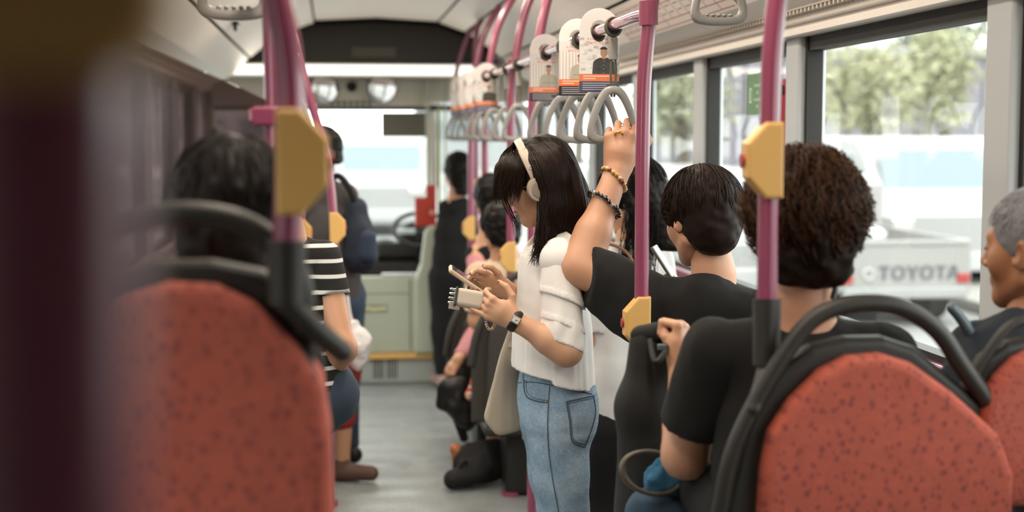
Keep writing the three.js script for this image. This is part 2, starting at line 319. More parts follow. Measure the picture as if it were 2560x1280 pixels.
// ---- hanging handles: one built round its rail, then copied
const ringOuter = [[-0.060, -0.322], [0.060, -0.322], [0.073, -0.300], [0.025, -0.174], [-0.025, -0.174], [-0.073, -0.300]], ringInner = [[-0.042, -0.303], [0.042, -0.303], [0.052, -0.290], [0.012, -0.193], [-0.012, -0.193], [-0.052, -0.290]];
const hangers = 'grey hanging handles on the right rail';
function makeHandle(label, sx) {
  const t = thing('hanging_handle', label, 'handle', V(0, 0, 0), hangers);
  part(t, 'rail_loop', new THREE.TorusGeometry(0.0235, 0.0055, 10, 28).translate(0, -0.004, 0).rotateY(0.35), M.strap, 'dark loop around the rail');
  part(t, 'collar', rod(V(0, 0, -0.012), V(0, 0, 0.012), 0.0215, 24), M.black);
  part(t, 'sleeve', box(0.024, 0.062, 0.015, 0, -0.064, 0, 0.003), M.sleeve);
  part(t, 'strap_cords', [tube([V(-0.006, -0.09, 0), V(-0.007, -0.13, 0.002), V(-0.004, -0.195, 0)], 0.0032, 12, 8), tube([V(0.006, -0.09, 0), V(0.009, -0.13, -0.002), V(0.004, -0.195, 0)], 0.0032, 12, 8)], M.strap);
  part(t, 'grip_ring', slab(ringOuter, 0.024, 0.009, true, [ringInner]), M.handle);
  return t;
}
const HZ = [3.93, 4.17, 4.47, 4.80, 5.17, 5.96, 6.36, 6.87, 7.27, 7.62, 8.2, 8.62, 9.0];
const ord = ['first', 'second', 'third', 'fourth', 'fifth', 'sixth', 'seventh', 'eighth', 'ninth', 'tenth', 'eleventh', 'twelfth', 'farthest'];
const h0 = makeHandle('grey triangular hanging handle gripped by the raised hand', 1);
h0.position.set(XP, RAILY, -HZ[0]);
HZ.slice(1).forEach((z, i) => { const c = copyOf(h0, V(XP, RAILY, -z), `grey triangular hanging handle, ${ord[i + 1]} along the rail from the raised hand`); c.rotation.y = [0.1, -0.12, 0.16, 0.05, -0.1, 0.2][i % 6]; });
const hl = copyOf(h0, V(-0.15, 1.94, -5.45), 'grey hanging handle on the left rail behind the thick pole'); hl.userData.group = 'other hanging handles';
for (const [px, py, d, lab] of [[585, 42, 3.0, 'grey grip handle under the ceiling left of the thick pole'], [1797, 57, 3.55, 'grey grip handle under the ceiling right of the raised hand']]) {
  const p = W(px, py, d), t = thing('hanging_handle', lab, 'handle', V(p.x, p.y, p.z), 'other hanging handles');
  const y = p.y + 0.322;
  part(t, 'grip_ring', slab(ringOuter, 0.026, 0.009, true, [ringInner]).translate(p.x, y, p.z), M.handle);
  part(t, 'grip_ridges', [-0.03, -0.015, 0, 0.015, 0.03].map((dx) => ball(V(p.x + dx, y - 0.3035, p.z), 0.006, 1, 0.7, 1.6, 10)), M.handle);
  part(t, 'strap', bxx(p.x - 0.011, p.x + 0.011, y - 0.195, 2.365, p.z - 0.003, p.z + 0.003), M.strap);
}
// ---- printed cards hung on the rail
function cardTexture(kind) {
  const c = document.createElement('canvas'); c.width = 256; c.height = 512; const g = c.getContext('2d');
  g.fillStyle = '#d9d5d1'; g.fillRect(0, 0, 256, 512);
  if (kind === 0) { g.fillStyle = '#c2b6ac'; for (let i = 0; i < 12; i++) g.fillRect(i * 22, 210, 11, 190); g.fillStyle = '#cfccca'; g.fillRect(0, 150, 256, 60); }
  else { for (let i = 0; i < 60; i++) { const k = 175 + (i * 37) % 50; g.fillStyle = `rgb(${k},${k - 3},${k - 6})`; g.fillRect((i * 53) % 256, 180 + (i * 29) % 200, 30, 16); } }
  g.textAlign = 'center';
  g.fillStyle = '#77777c'; g.font = 'bold 22px sans-serif'; g.fillText('STEP UP TO', 140, 172);
  g.fillStyle = '#cf7458'; g.font = 'bold 21px sans-serif'; g.fillText('A CAREER WHERE', 136, 196); g.fillText("SKY'S THE LIMIT", 140, 220);
  const cx = kind === 0 ? 150 : 156, coat = kind === 0 ? '#a9a191' : '#38342f', y = 240;
  g.fillStyle = coat; g.beginPath(); g.moveTo(cx - 75, 412); g.lineTo(cx - 68, y + 92); g.quadraticCurveTo(cx - 60, y + 72, cx - 22, y + 62); g.lineTo(cx + 22, y + 62); g.quadraticCurveTo(cx + 60, y + 72, cx + 68, y + 92); g.lineTo(cx + 75, 412); g.fill();
  g.fillStyle = '#a87f68'; g.beginPath(); g.ellipse(cx, y + 30, 22, 32, 0, 0, 7); g.fill(); g.fillRect(cx - 11, y + 50, 22, 20);
  g.fillStyle = '#2a231f'; g.beginPath(); g.ellipse(cx, y + 12, 24, 17, 0, Math.PI, 0); g.fill();
  g.fillStyle = kind === 0 ? '#877f70' : '#211e1b'; g.fillRect(cx - 2, y + 68, 4, 100); g.fillRect(cx - 50, y + 130, 100, 5);
  if (kind) { g.fillStyle = '#8d8a80'; for (let i = 0; i < 4; i++) g.fillRect(cx - 3, y + 80 + i * 24, 6, 6); }
  g.fillStyle = '#d8703f'; g.fillRect(0, 402, 256, 44); g.fillStyle = '#efd7c8'; for (let i = 0; i < 2; i++) g.fillRect(24, 412 + i * 15, i ? 80 : 190, 5);
  g.fillStyle = kind === 0 ? '#1f1b20' : '#3a3a52'; g.fillRect(0, 446, 256, 66); g.fillStyle = '#b9b6bd'; for (let i = 0; i < 4; i++) g.fillRect(20, 456 + i * 13, 200 - (i * 47) % 60, 4);
  const t = new THREE.CanvasTexture(c); t.colorSpace = THREE.SRGBColorSpace; t.magFilter = THREE.LinearFilter; return t;
}
const cardMats = [0, 1].map((k) => mat('#ffffff', 0.35, 0, { map: cardTexture(k), clearcoat: 0.4, clearcoatRoughness: 0.2 }));
const cardOutline = []; for (let i = 0; i <= 16; i++) { const a = Math.PI * i / 16; cardOutline.push([0.058 * Math.cos(a), 0.058 * Math.sin(a)]); } cardOutline.push([-0.058, -0.178], [0.058, -0.178]);
const hole = []; for (let i = 0; i < 24; i++) hole.push([0.026 * Math.cos(-i * Math.PI / 12), -0.002 + 0.026 * Math.sin(-i * Math.PI / 12) * (Math.sin(-i * Math.PI / 12) < 0 ? 1.35 : 1)]);
const cardGeo = slab(cardOutline, 0.002, 0.0004, false, [hole]);
{ const p = cardGeo.attributes.position, uv = cardGeo.attributes.uv; for (let i = 0; i < p.count; i++) uv.setXY(i, (p.getX(i) + 0.058) / 0.116, (p.getY(i) + 0.178) / 0.236); }
[[4.0, 1, 'printed card of a person in dark uniform, nearest on the rail'], [4.36, 0, 'printed card behind the nearest one, half hidden'], [5.02, 0, 'printed card of a person in khaki beside the bent pink pole'], [6.98, 1, 'small printed card of a dark uniform between the far poles'], [7.45, 1, 'small printed card edge on the far rail, sixth'], [7.9, 0, 'small printed card edge near the far rail end'], [8.4, 1, 'farthest printed card at the end of the rail']].forEach(([z, k, lab], i) => {
  const m = shade(new THREE.Mesh(cardGeo, cardMats[k])); m.name = numbered('rail_card'); m.position.set(XP - 0.026, RAILY - 0.004, -z); m.rotation.y = [0.06, -0.05, 0.08, -0.06, 0.05, 0.1, 0][i];
  m.userData = { label: lab, category: 'card', group: 'printed cards on the rail' }; scene.add(m);
});
// ---------------------------------------------------------------- seats
const fabricTex = dataTex(512, (() => {
  const spots = []; let s = 5; const r = () => (s = (s * 16807) % 2147483647) / 2147483647;
  for (let j = 0; j < 10; j++) for (let i = 0; i < 10; i++) for (let k = 0; k < 2; k++) spots.push([(i + r()) / 10, (j + r()) / 10, 0.008 + 0.012 * r(), r()]);
  const W2 = (d) => { d = Math.abs(d); return Math.min(d, 1 - d); };
  return (u, v) => {
    let k = 0; for (const [x, y, q, w] of spots) { const dx = W2(u - x); if (dx > 0.035) continue; const dy = W2(v - y); if (dy > 0.035) continue; const d = Math.hypot(dx, dy * 0.8) / q; if (d < 1.3) k = Math.max(k, (0.55 + 0.45 * w) * (1 - sstep(0.5, 1.3, d))); }
    const n = vnoise(u * 128, v * 128, 128) - 0.5, b = vnoise(u * 16, v * 16, 16) - 0.5, L = 1 - 0.26 * k + 0.1 * n + 0.08 * b;
    return [172 * L, 80 * L * (1 - 0.1 * k), 61 * L * (1 + 0.1 * k)];
  };
})());
fabricTex.repeat.set(3.4, 3.4);
M.redFabric = mat('#ffffff', 0.75, 0, { map: fabricTex, bumpMap: rep(clothBump, 30), bumpScale: 0.0006, sheen: 0.5, sheenRoughness: 0.5, sheenColor: new THREE.Color(0.5, 0.4, 0.38) });
M.darkSeat = mat('#2f2b24', 0.6, 0, { bumpMap: rep(softNoise, 4), bumpScale: 0.002 });
const redOutline = [[-0.178, -0.50], [-0.178, -0.36], [-0.175, -0.216], [-0.165, -0.142], [-0.128, -0.081], [-0.075, -0.028], [-0.027, -0.004], [0.034, 0], [0.088, -0.017], [0.169, -0.073], [0.262, -0.152], [0.298, -0.23], [0.305, -0.36], [0.305, -0.50]];
const shellOutline = [[-0.236, -0.56], [-0.238, -0.30], [-0.205, -0.13], [-0.15, -0.03], [-0.085, 0.012], [-0.02, 0.026], [0.05, 0.026], [0.11, 0.006], [0.2, -0.065], [0.30, -0.15], [0.335, -0.24], [0.34, -0.56]];
const archLine = [[-0.243, -0.30], [-0.225, -0.19], [-0.19, -0.10], [-0.135, 0.0], [-0.088, 0.06], [-0.034, 0.084], [0.034, 0.088], [0.095, 0.072], [0.149, 0.034], [0.196, -0.027], [0.28, -0.14], [0.33, -0.27]];
// the seat faces -z; apex is the top middle of its padded back
function makeSeat(apex, flip, label, o = {}) {
  const k = o.scale ?? 1, base = V(apex.x, o.floor ?? 0.26, apex.z - 0.2), t = thing('bus_seat', label, 'seat', base, o.group ?? 'red bus seats');
  const f = (pts) => { const q = pts.map(([x, y]) => [o.slim && x < -0.1 ? -0.1 + (x + 0.1) * (x < -0.18 ? o.slim : 1) : x, y]).map(([x, y]) => [apex.x + flip * x * k, apex.y + y * k]); return flip < 0 ? q.reverse() : q; };
  const z = apex.z, lean = 0.1;
  const shear = (g) => { const p = g.attributes.position; for (let i = 0; i < p.count; i++) p.setZ(i, p.getZ(i) + (p.getY(i) - apex.y) * lean * -1 * -1); return g; };
  part(t, 'back_shell', shear(slab(f(shellOutline), 0.05, 0.016, false).translate(0, 0, z - 0.035)), o.shell ?? M.shellPlastic, 'dark plastic back shell');
  const red = slab(f(redOutline), 0.05, 0.018, false); const rp = red.attributes.position, ru = red.attributes.uv; for (let i = 0; i < rp.count; i++) { const x = (rp.getX(i) - apex.x) / k, y = (rp.getY(i) - apex.y) / k; if (rp.getZ(i) > 0) rp.setZ(i, rp.getZ(i) + 0.02 * Math.exp(-(((x - 0.06) / 0.2) ** 2) - ((y + 0.25) / 0.3) ** 2)); ru.setXY(i, x, y); }
  if (o.panel !== null) part(t, 'back_panel', shear(red.translate(0, 0, z)), o.panel ?? M.redFabric, 'speckled red padded back');
  const arch = tube(f(archLine).map(([x, y]) => V(x, y, z - 0.01)), 0.0165 * k, 80, 14); 
  part(t, 'grab_arch', shear(arch), o.shell ?? M.shellPlastic, 'dark grab handle arching over the back');
  const cy = apex.y - 0.56 * k, cx = apex.x + flip * 0.05 * k;
  part(t, 'front_padding', shear(slab(f(redOutline.map(([x, y]) => [x, y])), 0.05, 0.018).translate(0, 0, z - 0.085)), o.panel ?? M.redFabric);
  part(t, 'cushion', box(0.44 * k, 0.09, 0.44, cx, cy + 0.02, z - 0.31, 0.035), o.panel ?? M.redFabric);
  part(t, 'cushion_pan', box(0.46 * k, 0.05, 0.46, cx, cy - 0.045, z - 0.30, 0.02), M.shellPlastic);
  part(t, 'pedestal', bxx(cx - 0.13, cx + 0.13, o.floor ?? 0.26, cy - 0.06, z - 0.42, z - 0.15, 0.03), M.dark);
  if (o.sleeve) {
    const [a, b] = o.sleeve; part(t, 'pole_socket', [rod(a, b, 0.026, 20, 0.024), tube([b.clone(), b.clone().lerp(V(apex.x + flip * -0.19 * k, apex.y - 0.1 * k, z), 0.5), V(apex.x + flip * -0.19 * k, apex.y - 0.1 * k, z - 0.015)], 0.0155, 16, 12)], M.shellPlastic, 'dark socket holding the pink pole');
  }
  return t;
}
const seatR = W(2150, 882, 2.42), seatL = W(490, 702, 1.9);
makeSeat(seatR, 1, 'speckled red bus seat back with black arch in front of the curly-haired man', { sleeve: [V(0.778, 1.31, -2.48), V(0.775, 1.19, -2.47)] });
makeSeat(seatL, -1, 'large blurred red bus seat back beside the thick pole', { slim: 0.4, sleeve: [W(716, 600, 1.88), W(716, 760, 1.88)] });
makeSeat(V(1.275, seatR.y, seatR.z - 0.02), 1, 'red window seat with grey bar under the old man', { scale: 0.6 });
makeSeat(V(-0.63, seatL.y, seatL.z), -1, 'red window seat beside the large blurred seat', { scale: 0.66 });
{
  const a = W(2418, 820, 2.62), b = W(2560, 1050, 2.62), c = W(2640, 1200, 2.62);
  single('seat_side_bar', tube([W(2380, 770, 2.62), a, b, c, W(2660, 1500, 2.62)], 0.011, 40, 12), mat('#5d6a70', 0.35, 0.3), 'slanted blue grey metal bar beside the old man', 'bar');
}
// plain dark seats further along on the right
const darkOpt = { panel: M.darkSeat, shell: M.darkSeat, floor: 0, group: 'dark grey bus seats' };
makeSeat(W(1322, 735, 6.05), 1, 'dark grey bus seat behind the tote bag', { ...darkOpt, scale: 1.02 });
makeSeat(W(1240, 735, 6.9), 1, 'dark grey bus seat beyond the one behind the tote bag', { ...darkOpt, scale: 1.0 });
makeSeat(W(620, 760, 4.35), -1, 'dark bus seat under the woman in the striped shirt', { ...darkOpt, floor: 0.26 });
// ---------------------------------------------------------------- driver's cab
{
  const Z = 9.2, s = 386, cx = (px) => (px - 830) / s, cy = (py) => EYE - (py - 345) / s;
  const cab = thing('driver_cab', 'green grey driver cab partition with yellow edged step', 'cab', V(0.5, 0, -Z - 0.4));
  const xa = cx(868), xb = cx(1048), xc = cx(1106), yT = cy(690), yH = cy(562), yB = cy(884);
  part(cab, 'plinth', [bxx(xa, xc - 0.02, 0.001, yB - 0.03, -Z, -Z - 0.9, 0.02)], M.plinth, 'grey plinth with vent');
  part(cab, 'step_edge', [bxx(xa - 0.02, xc + 0.03, yB - 0.035, yB, -Z + 0.035, -Z - 0.9, 0.008)], M.yellow, 'yellow step edge');
  const wall = part(cab, 'partition', [bxx(xa, xb, yB, yT, -Z, -Z - 0.06, 0.015), bxx(xa, xa + 0.05, yB, yT, -Z, -Z - 0.88, 0.015)], M.cab);
  part(wall, 'joint', [bxx(xb - 0.075, xb - 0.068, yB + 0.02, yT - 0.02, -Z + 0.001, -Z - 0.01), bxx(xa + 0.02, xb - 0.08, yT - 0.115, yT - 0.11, -Z + 0.001, -Z - 0.01)], M.seam);
  part(cab, 'tall_panel', [slab([[xb - 0.045, yB], [xc, yB], [xc, yH - 0.03], [xc - 0.03, yH], [xb + 0.055, yH], [xb + 0.02, yH - 0.05], [xb - 0.005, yT + 0.08], [xb - 0.045, yT - 0.02]], 0.09, 0.02).translate(0, 0, -Z + 0.02)], M.cab);
  const vent = []; for (let i = 0; i < 8; i++) vent.push(bxx(cx(927 + i * 7.2 + (i > 3 ? 6 : 0)), cx(927 + i * 7.2 + (i > 3 ? 6 : 0)) + 0.009, cy(948), cy(898), -Z + 0.0015, -Z - 0.01));
  part(cab, 'vent_slot', vent, M.black, 'dark vent slots');
  const tc = document.createElement('canvas'); tc.width = 256; tc.height = 64; const g = tc.getContext('2d'); g.fillStyle = '#7f8474'; g.fillRect(0, 0, 256, 64); g.fillStyle = '#d6d08f'; for (let i = 0; i < 9; i++) g.fillRect(8 + i * 27, 16 + (i * 7) % 9, 20, 22); const tx = new THREE.CanvasTexture(tc); tx.colorSpace = THREE.SRGBColorSpace;
  const st = new THREE.PlaneGeometry(0.24, 0.055).translate(cx(918), cy(771), -Z + 0.0025);
  part(cab, 'notice_strip', st, mat('#ffffff', 0.5, 0, { map: tx }), 'strip of pale yellow lettering');
  // dashboard behind the partition
  const d = thing('dashboard', 'dark driver dashboard with white papers below the windscreen', 'dashboard', V(0.3, 0, -10.3));
  part(d, 'console', [bxx(-0.2, 1.45, 0.3, 0.74, -10.15, -10.49, 0.05), bxx(0.3, 0.62, 0.74, 0.86, -10.12, -10.4, 0.04)], M.black);
  part(d, 'cowl', [ball(V(cx(1035) * 1.1, 0.9, -10.2), 0.12, 1, 0.9, 0.8), ball(V(cx(960) * 1.1, 0.80, -10.2), 0.1, 1.3, 0.8, 0.8)], M.black);
  part(d, 'glossy_cover', bxx(0.45, 0.58, 0.92, 0.96, -10.05, -10.1, 0.012), mat('#b9c4c4', 0.15));
  const tray = thing('paper_tray', 'white paper strip lying on top of the cab partition', 'paper', V(0.3, yT, -Z - 0.03));
  part(tray, 'sheet', bxx(cx(950), cx(1040), yT + 0.001, yT + 0.018, -Z - 0.005, -Z - 0.055, 0.006), mat('#c8ccc8', 0.3));
  // steering wheel
  const sw = thing('steering_wheel', 'dark steering wheel in front of the windscreen', 'wheel', V(0.62, 0.8, -9.9));
  part(sw, 'rim', new THREE.TorusGeometry(0.2, 0.015, 12, 40).rotateX(-1.0).translate(0.62, 0.96, -9.95), M.black);
  part(sw, 'column', rod(V(0.62, 0.72, -10.15), V(0.62, 0.95, -9.96), 0.03), M.black);
  // fare reader on its post
  const q = (px) => (px - 830) / s, r = thing('fare_reader', 'red ticket reader box on a thin green post at the cab', 'reader', V(q(1063), yH, -Z));
  part(r, 'box', slab([[q(1034), cy(565)], [q(1086), cy(565)], [q(1086), cy(462)], [q(1062), cy(462)], [q(1062), cy(493)], [q(1034), cy(493)]], 0.09, 0.012).translate(0, 0, -Z - 0.01), mat('#a3270f', 0.45));
  part(r, 'reader_face', rod(V(q(1075), cy(530), -Z + 0.036), V(q(1075), cy(530), -Z + 0.042), 0.018), mat('#c98a7a', 0.4));
  part(r, 'post', rod(V(q(1094), yH - 0.02, -Z), V(q(1094), 1.82, -Z), 0.008), mat('#8f9a3a', 0.5), 'thin yellow green post');
  // mirrors and camera over the windscreen
  for (const [px, py, yaw, pitch, lab] of [[812, 228, 0.45, 0.1, 'left'], [950, 226, 0.42, 0.1, 'right']]) {
    const X = fx(px), Y = fy(py), t = thing('interior_mirror', `rounded driver mirror above the windscreen, ${lab} of the dark dome`, 'mirror', V(X, Y, -10.33), 'driver mirrors');
    const mk = (g) => g.rotateX(pitch).rotateY(yaw).translate(X, Y, -10.30);
    const pts = []; for (let i = 0; i <= 10; i++) pts.push(new THREE.Vector2(0.1 * i / 10, 0.012 * (1 - (i / 10) ** 2)));
    part(t, 'mirror_face', mk(new THREE.LatheGeometry(pts, 36).rotateX(Math.PI / 2).scale(1.05, 1.0, 1).translate(0, 0, 0.004)), mat('#f2f2f2', 0.03, 1));
    part(t, 'housing', mk(new THREE.SphereGeometry(0.107, 28, 12, 0, Math.PI * 2, Math.PI / 2, Math.PI / 2).rotateX(Math.PI / 2).scale(1.05, 1, 0.4)), M.black);
    part(t, 'bracket', rod(V(X, Y - 0.03, -10.33), V(X, Y - 0.02, -10.41), 0.014), M.black);
  }
  const cm = thing('camera_dome', 'small dark camera dome between the driver mirrors', 'camera', V(fx(878), fy(222), -10.4));
  part(cm, 'dome', ball(V(fx(878), fy(222), -10.4), 0.04, 1, 1, 0.7), M.black); part(cm, 'ring', new THREE.TorusGeometry(0.042, 0.008, 8, 28).translate(fx(878), fy(222), -10.398), M.cabLight);
  const cl = thing('switch_row', 'row of small dark clips under the driver mirrors', 'switches', V(fx(880), fy(262), -10.395));
  for (let i = 0; i < 7; i++) part(cl, 'clip', bxx(fx(828 + i * 15), fx(828 + i * 15) + 0.018, fy(266), fy(256), -10.385, -10.402, 0.003), i % 3 ? M.frame : M.black);
}
// red emergency hammer box and green notice on the window
{
  const t = thing('hammer_box', 'small red emergency hammer holder beside the window pillar', 'hammer', V(XR - 0.03, 1.5, -4.72));
  part(t, 'back_plate', bxx(1.515, 1.54, 1.56, 1.8, -4.66, -4.78, 0.006), mat('#9c2330', 0.5));
  part(t, 'hammer_handle', rod(V(1.505, 1.58, -4.72), V(1.505, 1.76, -4.72), 0.011), mat('#a8283a', 0.4)); part(t, 'hammer_head', rod(V(1.505, 1.765, -4.67), V(1.505, 1.765, -4.77), 0.014), M.chrome);
  const c = document.createElement('canvas'); c.width = 256; c.height = 192; const g = c.getContext('2d'); g.fillStyle = '#5f8a62'; g.fillRect(0, 0, 256, 192);
  g.fillStyle = '#c7d8c4'; g.fillRect(30, 66, 14, 70); g.fillRect(44, 66, 22, 8); g.fillRect(44, 128, 22, 8); g.fillRect(60, 74, 6, 54);
  g.font = 'bold 20px sans-serif'; g.fillText('Emergency', 96, 62); g.fillText('Exit', 130, 96); g.fillText('Kecemasan', 96, 128); g.fillText('Exit', 130, 160);
  const x = new THREE.CanvasTexture(c); x.colorSpace = THREE.SRGBColorSpace;
  single('window_notice', new THREE.BoxGeometry(0.22, 0.15, 0.001).rotateY(-Math.PI / 2).translate(1.538, 1.76, -5.07), mat('#ffffff', 0.5, 0, { map: x }), 'green notice stuck on the side window', 'notice');
}
// ---------------------------------------------------------------- prints and latches on the ceiling
{
  const c = document.createElement('canvas'); c.width = 512; c.height = 128; const g = c.getContext('2d'); g.fillStyle = '#e0d8cb'; g.fillRect(0, 0, 512, 128);
  g.strokeStyle = '#a04a66'; g.lineWidth = 3; for (const y of [10, 34, 94, 118]) { g.beginPath(); g.moveTo(6, y); g.lineTo(506, y); g.stroke(); } g.lineWidth = 2; for (let i = 0; i < 14; i++) { g.beginPath(); g.moveTo(14 + i * 37, 10); g.lineTo(14 + i * 37, i % 3 ? 94 : 118); g.stroke(); } g.fillStyle = '#8d8178'; for (let i = 0; i < 26; i++) g.fillRect(20 + (i % 13) * 37, i < 13 ? 46 : 70, 22, 4);
  const t = new THREE.CanvasTexture(c); t.colorSpace = THREE.SRGBColorSpace;
  const dx = 0.11, dy = -0.115, L = Math.hypot(dx, dy), sheet = new THREE.BoxGeometry(1.7, L, 0.0015).rotateY(-Math.PI / 2); sheet.rotateZ(Math.atan2(dx, -dy) * 1).translate(1.215 + dx / 2 - 0.004, 2.145 + dy / 2 - 0.006, -5.4);
  single('route_map', sheet, mat('#ffffff', 0.5, 0, { map: t }), 'printed route map with pink lines on the ceiling edge', 'map');
  single('orange_notice', bxx(1.2, 1.29, 2.06, 2.065, -8.7, -9.7).rotateZ(0), mat('#b9694a', 0.6), 'orange notice strip near the front on the ceiling edge', 'notice');
  const h = thing('roof_latch', 'small black latch on the left ceiling slope', 'latch', V(-0.52, 2.2, -7.6)); part(h, 'plate', box(0.05, 0.01, 0.16, -0.5, 2.195, -7.6, 0.004), M.black); part(h, 'lever', rod(V(-0.5, 2.19, -7.66), V(-0.49, 2.16, -7.55), 0.01), M.black);
}
// ---------------------------------------------------------------- soft shapes: tapered capsules joined with a smooth minimum, meshed on a grid
class Soft {
  constructor(k = 0.02) { this.k = k; this.p = []; this.fold = null; this.cuts = []; }
  cap(a, b, ra, rb = ra, o = {}) {               // tapered capsule; o.flat = { dir, q } presses it thin along dir
    this.p.push({ t: 0, a, b, ra, rb, d: b.clone().sub(a), k: o.k ?? this.k, sub: o.sub, flat: o.flat ? { n: o.flat.dir.clone().normalize(), q: o.flat.q } : null, c: a.clone().add(b).multiplyScalar(0.5), R: a.distanceTo(b) / 2 + Math.max(ra, rb), low: o.flat ? 1 / (1 + (o.flat.q - 1) * 0.5) : 1 }); return this;
  }
  ell(c, rx, ry, rz, q = null, o = {}) {
    this.p.push({ t: 1, c, r: [rx, ry, rz], q: q ? q.clone().invert() : null, k: o.k ?? this.k, sub: o.sub, R: Math.max(rx, ry, rz) }); return this;
  }
  chain(pts, rs, o) { for (let i = 0; i + 1 < pts.length; i++) this.cap(pts[i], pts[i + 1], rs[i], rs[i + 1], o); return this; }
  cut(n, c, k = 0.004) { const m = n.clone().normalize(); this.cuts.push([m, m.dot(c), k]); return this; }     // keeps the side n points away from
  cutBy(fn, k = 0.003) { this.cuts.push([null, 0, k, fn]); return this; }                                        // keeps where fn is negative
  dist(x, y, z) {
    let D = 1e3;
    for (const p of this.p) {
      const cx = x - p.c.x, cy = y - p.c.y, cz = z - p.c.z, low = (Math.sqrt(cx * cx + cy * cy + cz * cz) - p.R) * (p.low ?? 0.8);
      if (!p.sub && low > D + p.k) continue;
      if (p.sub && low > -D + p.k) continue;
      let d;
      if (p.t === 0) {
        const ax = x - p.a.x, ay = y - p.a.y, az = z - p.a.z, L = p.d.x * p.d.x + p.d.y * p.d.y + p.d.z * p.d.z;
        const t = L > 0 ? Math.min(1, Math.max(0, (ax * p.d.x + ay * p.d.y + az * p.d.z) / L)) : 0;
        let vx = ax - p.d.x * t, vy = ay - p.d.y * t, vz = az - p.d.z * t; const r = p.ra + (p.rb - p.ra) * t;
        if (p.flat) { const n = p.flat.n, w = (vx * n.x + vy * n.y + vz * n.z) * (p.flat.q - 1); vx += n.x * w; vy += n.y * w; vz += n.z * w; }
        d = Math.sqrt(vx * vx + vy * vy + vz * vz) - r;
        if (p.flat) d /= 1 + (p.flat.q - 1) * 0.5;
      } else {
        let v = [cx, cy, cz];
        if (p.q) { const w = V(cx, cy, cz).applyQuaternion(p.q); v = [w.x, w.y, w.z]; }
        const [a, b, c] = p.r, k0 = Math.hypot(v[0] / a, v[1] / b, v[2] / c), k1 = Math.hypot(v[0] / (a * a), v[1] / (b * b), v[2] / (c * c));
        d = k1 > 1e-9 ? k0 * (k0 - 1) / k1 : -Math.min(a, b, c);
      }
      if (p.sub) { const h = Math.max(p.k - Math.abs(-d - D), 0) / p.k; D = Math.max(D, -d) + h * h * p.k * 0.25; } else { const h = Math.max(p.k - Math.abs(d - D), 0) / p.k; D = Math.min(D, d) - h * h * p.k * 0.25; }
    }
    if (this.fold) D += this.fold(x, y, z, D);
    for (const [n, c, k, fn] of this.cuts) { const e = fn ? fn(x, y, z) : n.x * x + n.y * y + n.z * z - c, h = Math.max(k - Math.abs(e - D), 0) / k; D = Math.max(D, e) + h * h * k * 0.25; }
    return D;
  }
  mesh(h = 0.012, pad = 0.03, lim = null) {
    const lo = V(1e9, 1e9, 1e9), hi = V(-1e9, -1e9, -1e9);
    for (const p of this.p) { if (p.sub) continue; if (p.t === 0) for (const [q, r] of [[p.a, p.ra], [p.b, p.rb]]) { lo.min(q.clone().subScalar(r)); hi.max(q.clone().addScalar(r)); } else { lo.min(p.c.clone().subScalar(p.R)); hi.max(p.c.clone().addScalar(p.R)); } }
    lo.subScalar(pad); hi.addScalar(pad); if (lim) { lo.max(lim.min); hi.min(lim.max); }
    const B = 4, n = ['x', 'y', 'z'].map((k) => Math.ceil((hi[k] - lo[k]) / h / B) * B + 1), [nx, ny, nz] = n, F = new Float32Array(nx * ny * nz).fill(1), id = (i, j, k) => (k * ny + j) * nx + i;
    const done = new Uint8Array(nx * ny * nz);
    for (let k = 0; k < nz - 1; k += B) for (let j = 0; j < ny - 1; j += B) for (let i = 0; i < nx - 1; i += B) {
      const d = this.dist(lo.x + (i + B / 2) * h, lo.y + (j + B / 2) * h, lo.z + (k + B / 2) * h);
      const far = Math.abs(d) > h * B * 2.4;
      for (let c = 0; c <= B; c++) for (let b = 0; b <= B; b++) for (let a = 0; a <= B; a++) { const q = id(i + a, j + b, k + c); if (done[q]) continue; if (far) { F[q] = d; } else { F[q] = this.dist(lo.x + (i + a) * h, lo.y + (j + b) * h, lo.z + (k + c) * h); done[q] = 1; } }
    }
    const vi = new Int32Array(nx * ny * nz).fill(-1), P = [], I = [];
    for (let k = 0; k < nz - 1; k++) for (let j = 0; j < ny - 1; j++) for (let i = 0; i < nx - 1; i++) {
      let m = 0; const f = []; for (let c = 0; c < 8; c++) { const v = F[id(i + (c & 1), j + ((c >> 1) & 1), k + (c >> 2))]; f.push(v); if (v < 0) m |= 1 << c; }
      if (m === 0 || m === 255) continue;
      let sx = 0, sy = 0, sz = 0, q = 0;
      for (const [a, b] of EDGES) { const s = f[a] < 0; if (s === (f[b] < 0)) continue; const t = f[a] / (f[a] - f[b]); sx += (a & 1) + ((b & 1) - (a & 1)) * t; sy += ((a >> 1) & 1) + (((b >> 1) & 1) - ((a >> 1) & 1)) * t; sz += (a >> 2) + ((b >> 2) - (a >> 2)) * t; q++; }
      vi[id(i, j, k)] = P.length / 3; P.push(lo.x + (i + sx / q) * h, lo.y + (j + sy / q) * h, lo.z + (k + sz / q) * h);
    }
    const quad = (a, b, c, d, s) => { if (a < 0 || b < 0 || c < 0 || d < 0) return; if (s) I.push(a, b, c, a, c, d); else I.push(a, c, b, a, d, c); };
